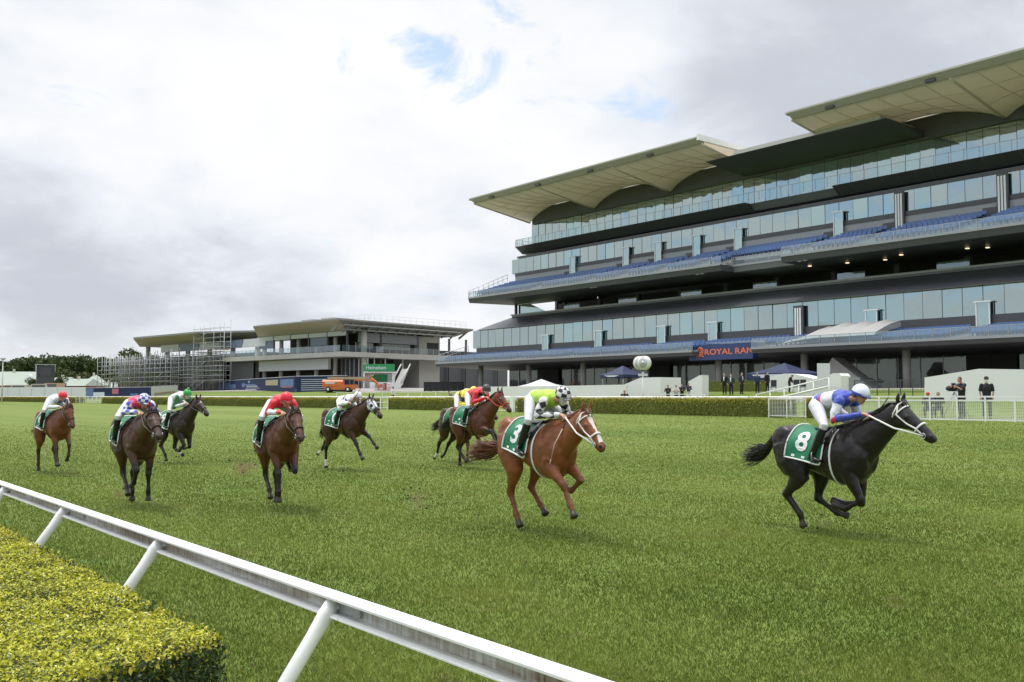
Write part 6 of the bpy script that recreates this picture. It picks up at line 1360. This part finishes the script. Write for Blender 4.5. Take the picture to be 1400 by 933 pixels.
spectator('crouching photographer in a red cap behind the mesh fence', 1265, 44.5, None, dict(jacket=solid((.06, .06, .075)), legs=(.05, .07, .11), hat=(.5, .03, .03)), **crouch)
spectator('crouching photographer with dark hair, next to the red capped one', 1279, 44.9, None, dict(jacket=solid((.035, .035, .05)), legs=(.04, .04, .05)), **crouch)
ofc = [(989, 62, 'official in dark suit at the left end of the paired group by the low hedge', BLK), (998, 61, 'official in charcoal jacket, middle of the paired group by the low hedge', (.05, .055, .06)), (1012, 62.5, 'official with white shirt front in dark suit, right end of the group', (.03, .03, .04))]
for px, Y, lb, c in ofc: spectator(lb, px, Y, None, dict(jacket=pick(c, (lambda co, ts, arm, ap, ang, ch: ~arm & (co[:, 0] > .09) & (np.abs(co[:, 1]) < .05) & (ts > .3), (.7, .7, .7))), legs=(.02, .02, .025), mask=(.6, .65, .7)), 30, turn=random.uniform(-1, 1))
spectator('grey haired man in a navy suit standing alone on the lawn', 1033.5, 64, None, dict(jacket=solid((.035, .045, .10)), legs=(.02, .022, .03), hair=(.4, .4, .4), skin=(.5, .3, .22)), 28.5, turn=.3)
spectator('man in black suit beside the chairs, left of the navy marquee', 1047, 66, None, dict(jacket=solid(BLK), legs=(.02, .02, .022), mask=(.65, .65, .68)), 29, turn=.8)
spectator('man in dark brown suit stooping by the white curved wall', 1077, 66.5, None, dict(jacket=solid((.035, .022, .02)), legs=(.018, .018, .02)), 26, turn=1.8, chest=(.10, 0, 1.27), neck=(.2, 0, 1.4), head=(.27, 0, 1.50), sh=(.13, .185, 1.34), face=(.8, 0, -.5), el=(.2, .25, 1.08), wr=(.33, .2, .92))
for px, Y, lb, c, l, kw in ((912, 52, 'photographer in black leaning on the white fence, left of three', BLK, BLK, {}), (923, 52, 'photographer with bare arms leaning over the white fence, middle of three', (.5, .45, .42), (.05, .05, .06), {}), (931, 53, 'tall photographer in black behind the leaning pair', BLK, BLK, {}), (940, 54, 'photographer in white trousers beside the slim wedge wall', (.04, .04, .05), (.6, .6, .62), {})):
    spectator(lb, px, Y, None, dict(jacket=solid(c), legs=l, short=.5 if px == 923 else 1), 27, turn=random.uniform(-.8, .8), el=(.12, .26, 1.16), wr=(.34, .14, 1.2), hd=(1, 0, 0))
spectator('man in dark shirt crouching between the white fence and the hedge', 853, 47, None, dict(jacket=solid((.05, .035, .035)), legs=(.04, .04, .05)), **{**crouch, 'pelvis': (-.05, 0, .62), 'hip': (-.05, .09, .6), 'chest': (.1, 0, .98), 'neck': (.15, 0, 1.12), 'head': (.22, 0, 1.24), 'sh': (.11, .185, 1.06), 'el': (.2, .25, .8), 'wr': (.36, .1, .95), 'kn': (.3, .16, .5)})
spectator('steward in a white top by the white fence behind the white jockey', 538, 49, None, dict(jacket=solid((.65, .65, .66)), legs=BLK, hair=(.02, .02, .02)), 25, turn=1.2)
spectator('steward in pale clothes bending by the white fence left of the yellow jockey', 617, 49, None, dict(jacket=solid((.4, .32, .27)), legs=BLK), 22, turn=-.8, chest=(.12, 0, 1.25), neck=(.24, 0, 1.37), head=(.31, 0, 1.46), sh=(.15, .185, 1.32), face=(.8, 0, -.5))
# chairs
def chair(label, px, Y, rz):
    p = at_g(px, Y); o = thing('chair', label, 'chair', p, rz, 'black chairs by the white curved wall')
    m = MB(); m.box((0, 0, .46), (.46, .46, .05)); m.build('seat', BLACKM, o, False); m = MB(); m.box((0, .23, .78), (.46, .04, .55), R=Matrix.Rotation(-.12, 4, 'X')); m.build('backrest', BLACKM, o, False)
    for sx in (-.2, .2):
        for sy in (-.2, .2): m = MB(); m.tube([(sx, sy, 0), (sx, sy, .46)], .018, 0, 6); m.build('leg', STEEL, o, False)
for px, lb in ((1055, 'black chair left of the stooping man'), (1086, 'first black chair right of the stooping man'), (1095, 'black chair second to the right of the stooping man')): chair(lb, px, 65.5, .4)
for i in range(9):      # potted topiary and bollards by the concourse
    pass
# divots kicked up behind the hooves
m = MB(); r = random.Random(5)
for (px, py, D, n) in ((330, 640, 20, 16), (165, 672, 19, 14), (98, 655, 25, 14), (570, 680, 17, 14), (250, 628, 27, 8), (480, 640, 26, 8), (1128, 716, 15, 8), (648, 707, 16, 4), (620, 640, 26, 5), (720, 560, 30, 3)):
    for k in range(n):
        p = atD(px + r.gauss(0, 14), py + r.gauss(0, 9), D); p.z = max(p.z, gz(p.y) + .01); q = r.uniform(.008, .034); m.ell(p, (q, q * r.uniform(.6, 1), q * .7), 0, 6, 4)
struct(m.build('dirt_clods', mat('clod', (.06, .04, .022), .9)), 'stuff')
def dust(px, py, D, rx, rz_, dens):
    p = atD(px, py, D); m, t, b = base_mat('dust'); t.n.remove(b); pv = t.add('ShaderNodeVolumePrincipled'); pv.inputs['Color'].default_value = (.42, .30, .18, 1); pv.inputs['Anisotropy'].default_value = .1
    tc = t.add('ShaderNodeTexCoord'); ln = t.add('ShaderNodeVectorMath', operation='LENGTH'); t.link(tc.outputs['Object'], ln.inputs[0]); mr = t.add('ShaderNodeMapRange'); mr.inputs[1].default_value = .15; mr.inputs[2].default_value = .95; mr.inputs[3].default_value = 1; mr.inputs[4].default_value = 0; t.link(ln.outputs['Value'], mr.inputs[0])
    nz_ = t.add('ShaderNodeTexNoise', i_Scale=2.2, i_Detail=3.0); t.link(tc.outputs['Object'], nz_.inputs['Vector']); r2 = t.add('ShaderNodeMapRange'); r2.inputs[1].default_value = .42; r2.inputs[2].default_value = .7; t.link(nz_.outputs['Fac'], r2.inputs[0])
    mm = t.add('ShaderNodeMath', operation='MULTIPLY'); t.link(mr.outputs[0], mm.inputs[0]); t.link(r2.outputs[0], mm.inputs[1]); m3 = t.add('ShaderNodeMath', operation='MULTIPLY'); m3.inputs[1].default_value = dens; t.link(mm.outputs[0], m3.inputs[0]); t.link(m3.outputs[0], pv.inputs['Density']); t.link(pv.outputs[0], t.n['Material Output'].inputs['Volume'])
    mb = MB(); mb.ell((0, 0, 0), (1, 1, 1), 0, 14, 8); o = struct(mb.build('dust', m), 'stuff'); o.location = p; o.scale = (rx, rx, rz_)
dust(332, 640, 19.5, .34, .22, 7); dust(98, 658, 26, .28, .5, 6); dust(163, 676, 19.5, .18, .16, 9); dust(572, 682, 17, .3, .25, 3); dust(1128, 716, 15, .16, .07, 8)
# grass standing on the near turf: single blades, thinner with distance
def blades(n):
    d0, d1 = 4.0, 75.0
    d = d0 * (d1 / d0) ** RNG.random(n); lat = RNG.uniform(-.66, .66, n) * d; wide = RNG.random(n) < .16; lat = np.where(wide, np.sign(lat) * RNG.uniform(.62, 1.6, n) * d, lat)
    p = np.outer(d, VH[:2]) + np.outer(lat, RT[:2]); keep = (p[:, 1] > 1.0) & (p[:, 1] < 42.4) & (RNG.random(n) > np.clip((d - 32) / 45, 0, 1)); p = p[keep]; d = d[keep]; n = len(p); z = np.interp(p[:, 1], _GY, _GZ)
    q = np.array([mnoise.noise((x * .9, y * .9, 0)) + .6 * mnoise.noise((x * 3.1, y * 3.1, 4)) for x, y in p]); q2 = np.array([mnoise.noise((x * .25, y * .6, 9)) for x, y in p])
    h = .040 * RNG.uniform(.5, 1.25, n) * (1 + .4 * q); ang = RNG.uniform(0, 2 * np.pi, n); lean = RNG.uniform(.2, 1.1, n) * h; la = RNG.uniform(0, 2 * np.pi, n); w = .00021 * d * RNG.uniform(.7, 1.3, n) + .0008
    dx, dy = np.cos(ang) * w, np.sin(ang) * w; lx, ly = np.cos(la) * lean, np.sin(la) * lean
    b0 = np.stack([p[:, 0] - dx, p[:, 1] - dy, z - .005], 1); b1 = np.stack([p[:, 0] + dx, p[:, 1] + dy, z - .005], 1)
    m0 = np.stack([p[:, 0] + lx * .35 - dx * .8, p[:, 1] + ly * .35 - dy * .8, z + h * .6], 1); m1 = np.stack([p[:, 0] + lx * .35 + dx * .8, p[:, 1] + ly * .35 + dy * .8, z + h * .6], 1); tp = np.stack([p[:, 0] + lx, p[:, 1] + ly, z + h * .92], 1)
    V = np.stack([b0, b1, m1, tp, m0], 1).reshape(-1, 3)
    g = np.clip(.46 + .42 * q + .65 * q2 + .10 * np.sin(p[:, 1] * 1.15) + RNG.normal(0, .2, n), 0, 1)[:, None]; c = (1 - g) * np.array([.088, .142, .016]) + g * np.array([.232, .275, .055])
    q3 = np.array([mnoise.noise((x * 1.1, y * 2.2, 21)) + .7 * mnoise.noise((x * 5, y * 5, 2)) for x, y in p]); dry = (RNG.random(n) < np.where(q3 > .62, .5, .03))[:, None]; c = np.where(dry, np.array([.23, .20, .09]), c)
    return np_mesh('grass', V, np.arange(n * 5).reshape(n, 5), attr_mat('grass_blades', .45, .1, 3, .3, trans=.38), np.repeat(c, 5, axis=0))
struct(link('grass', blades(1120000)), 'stuff')
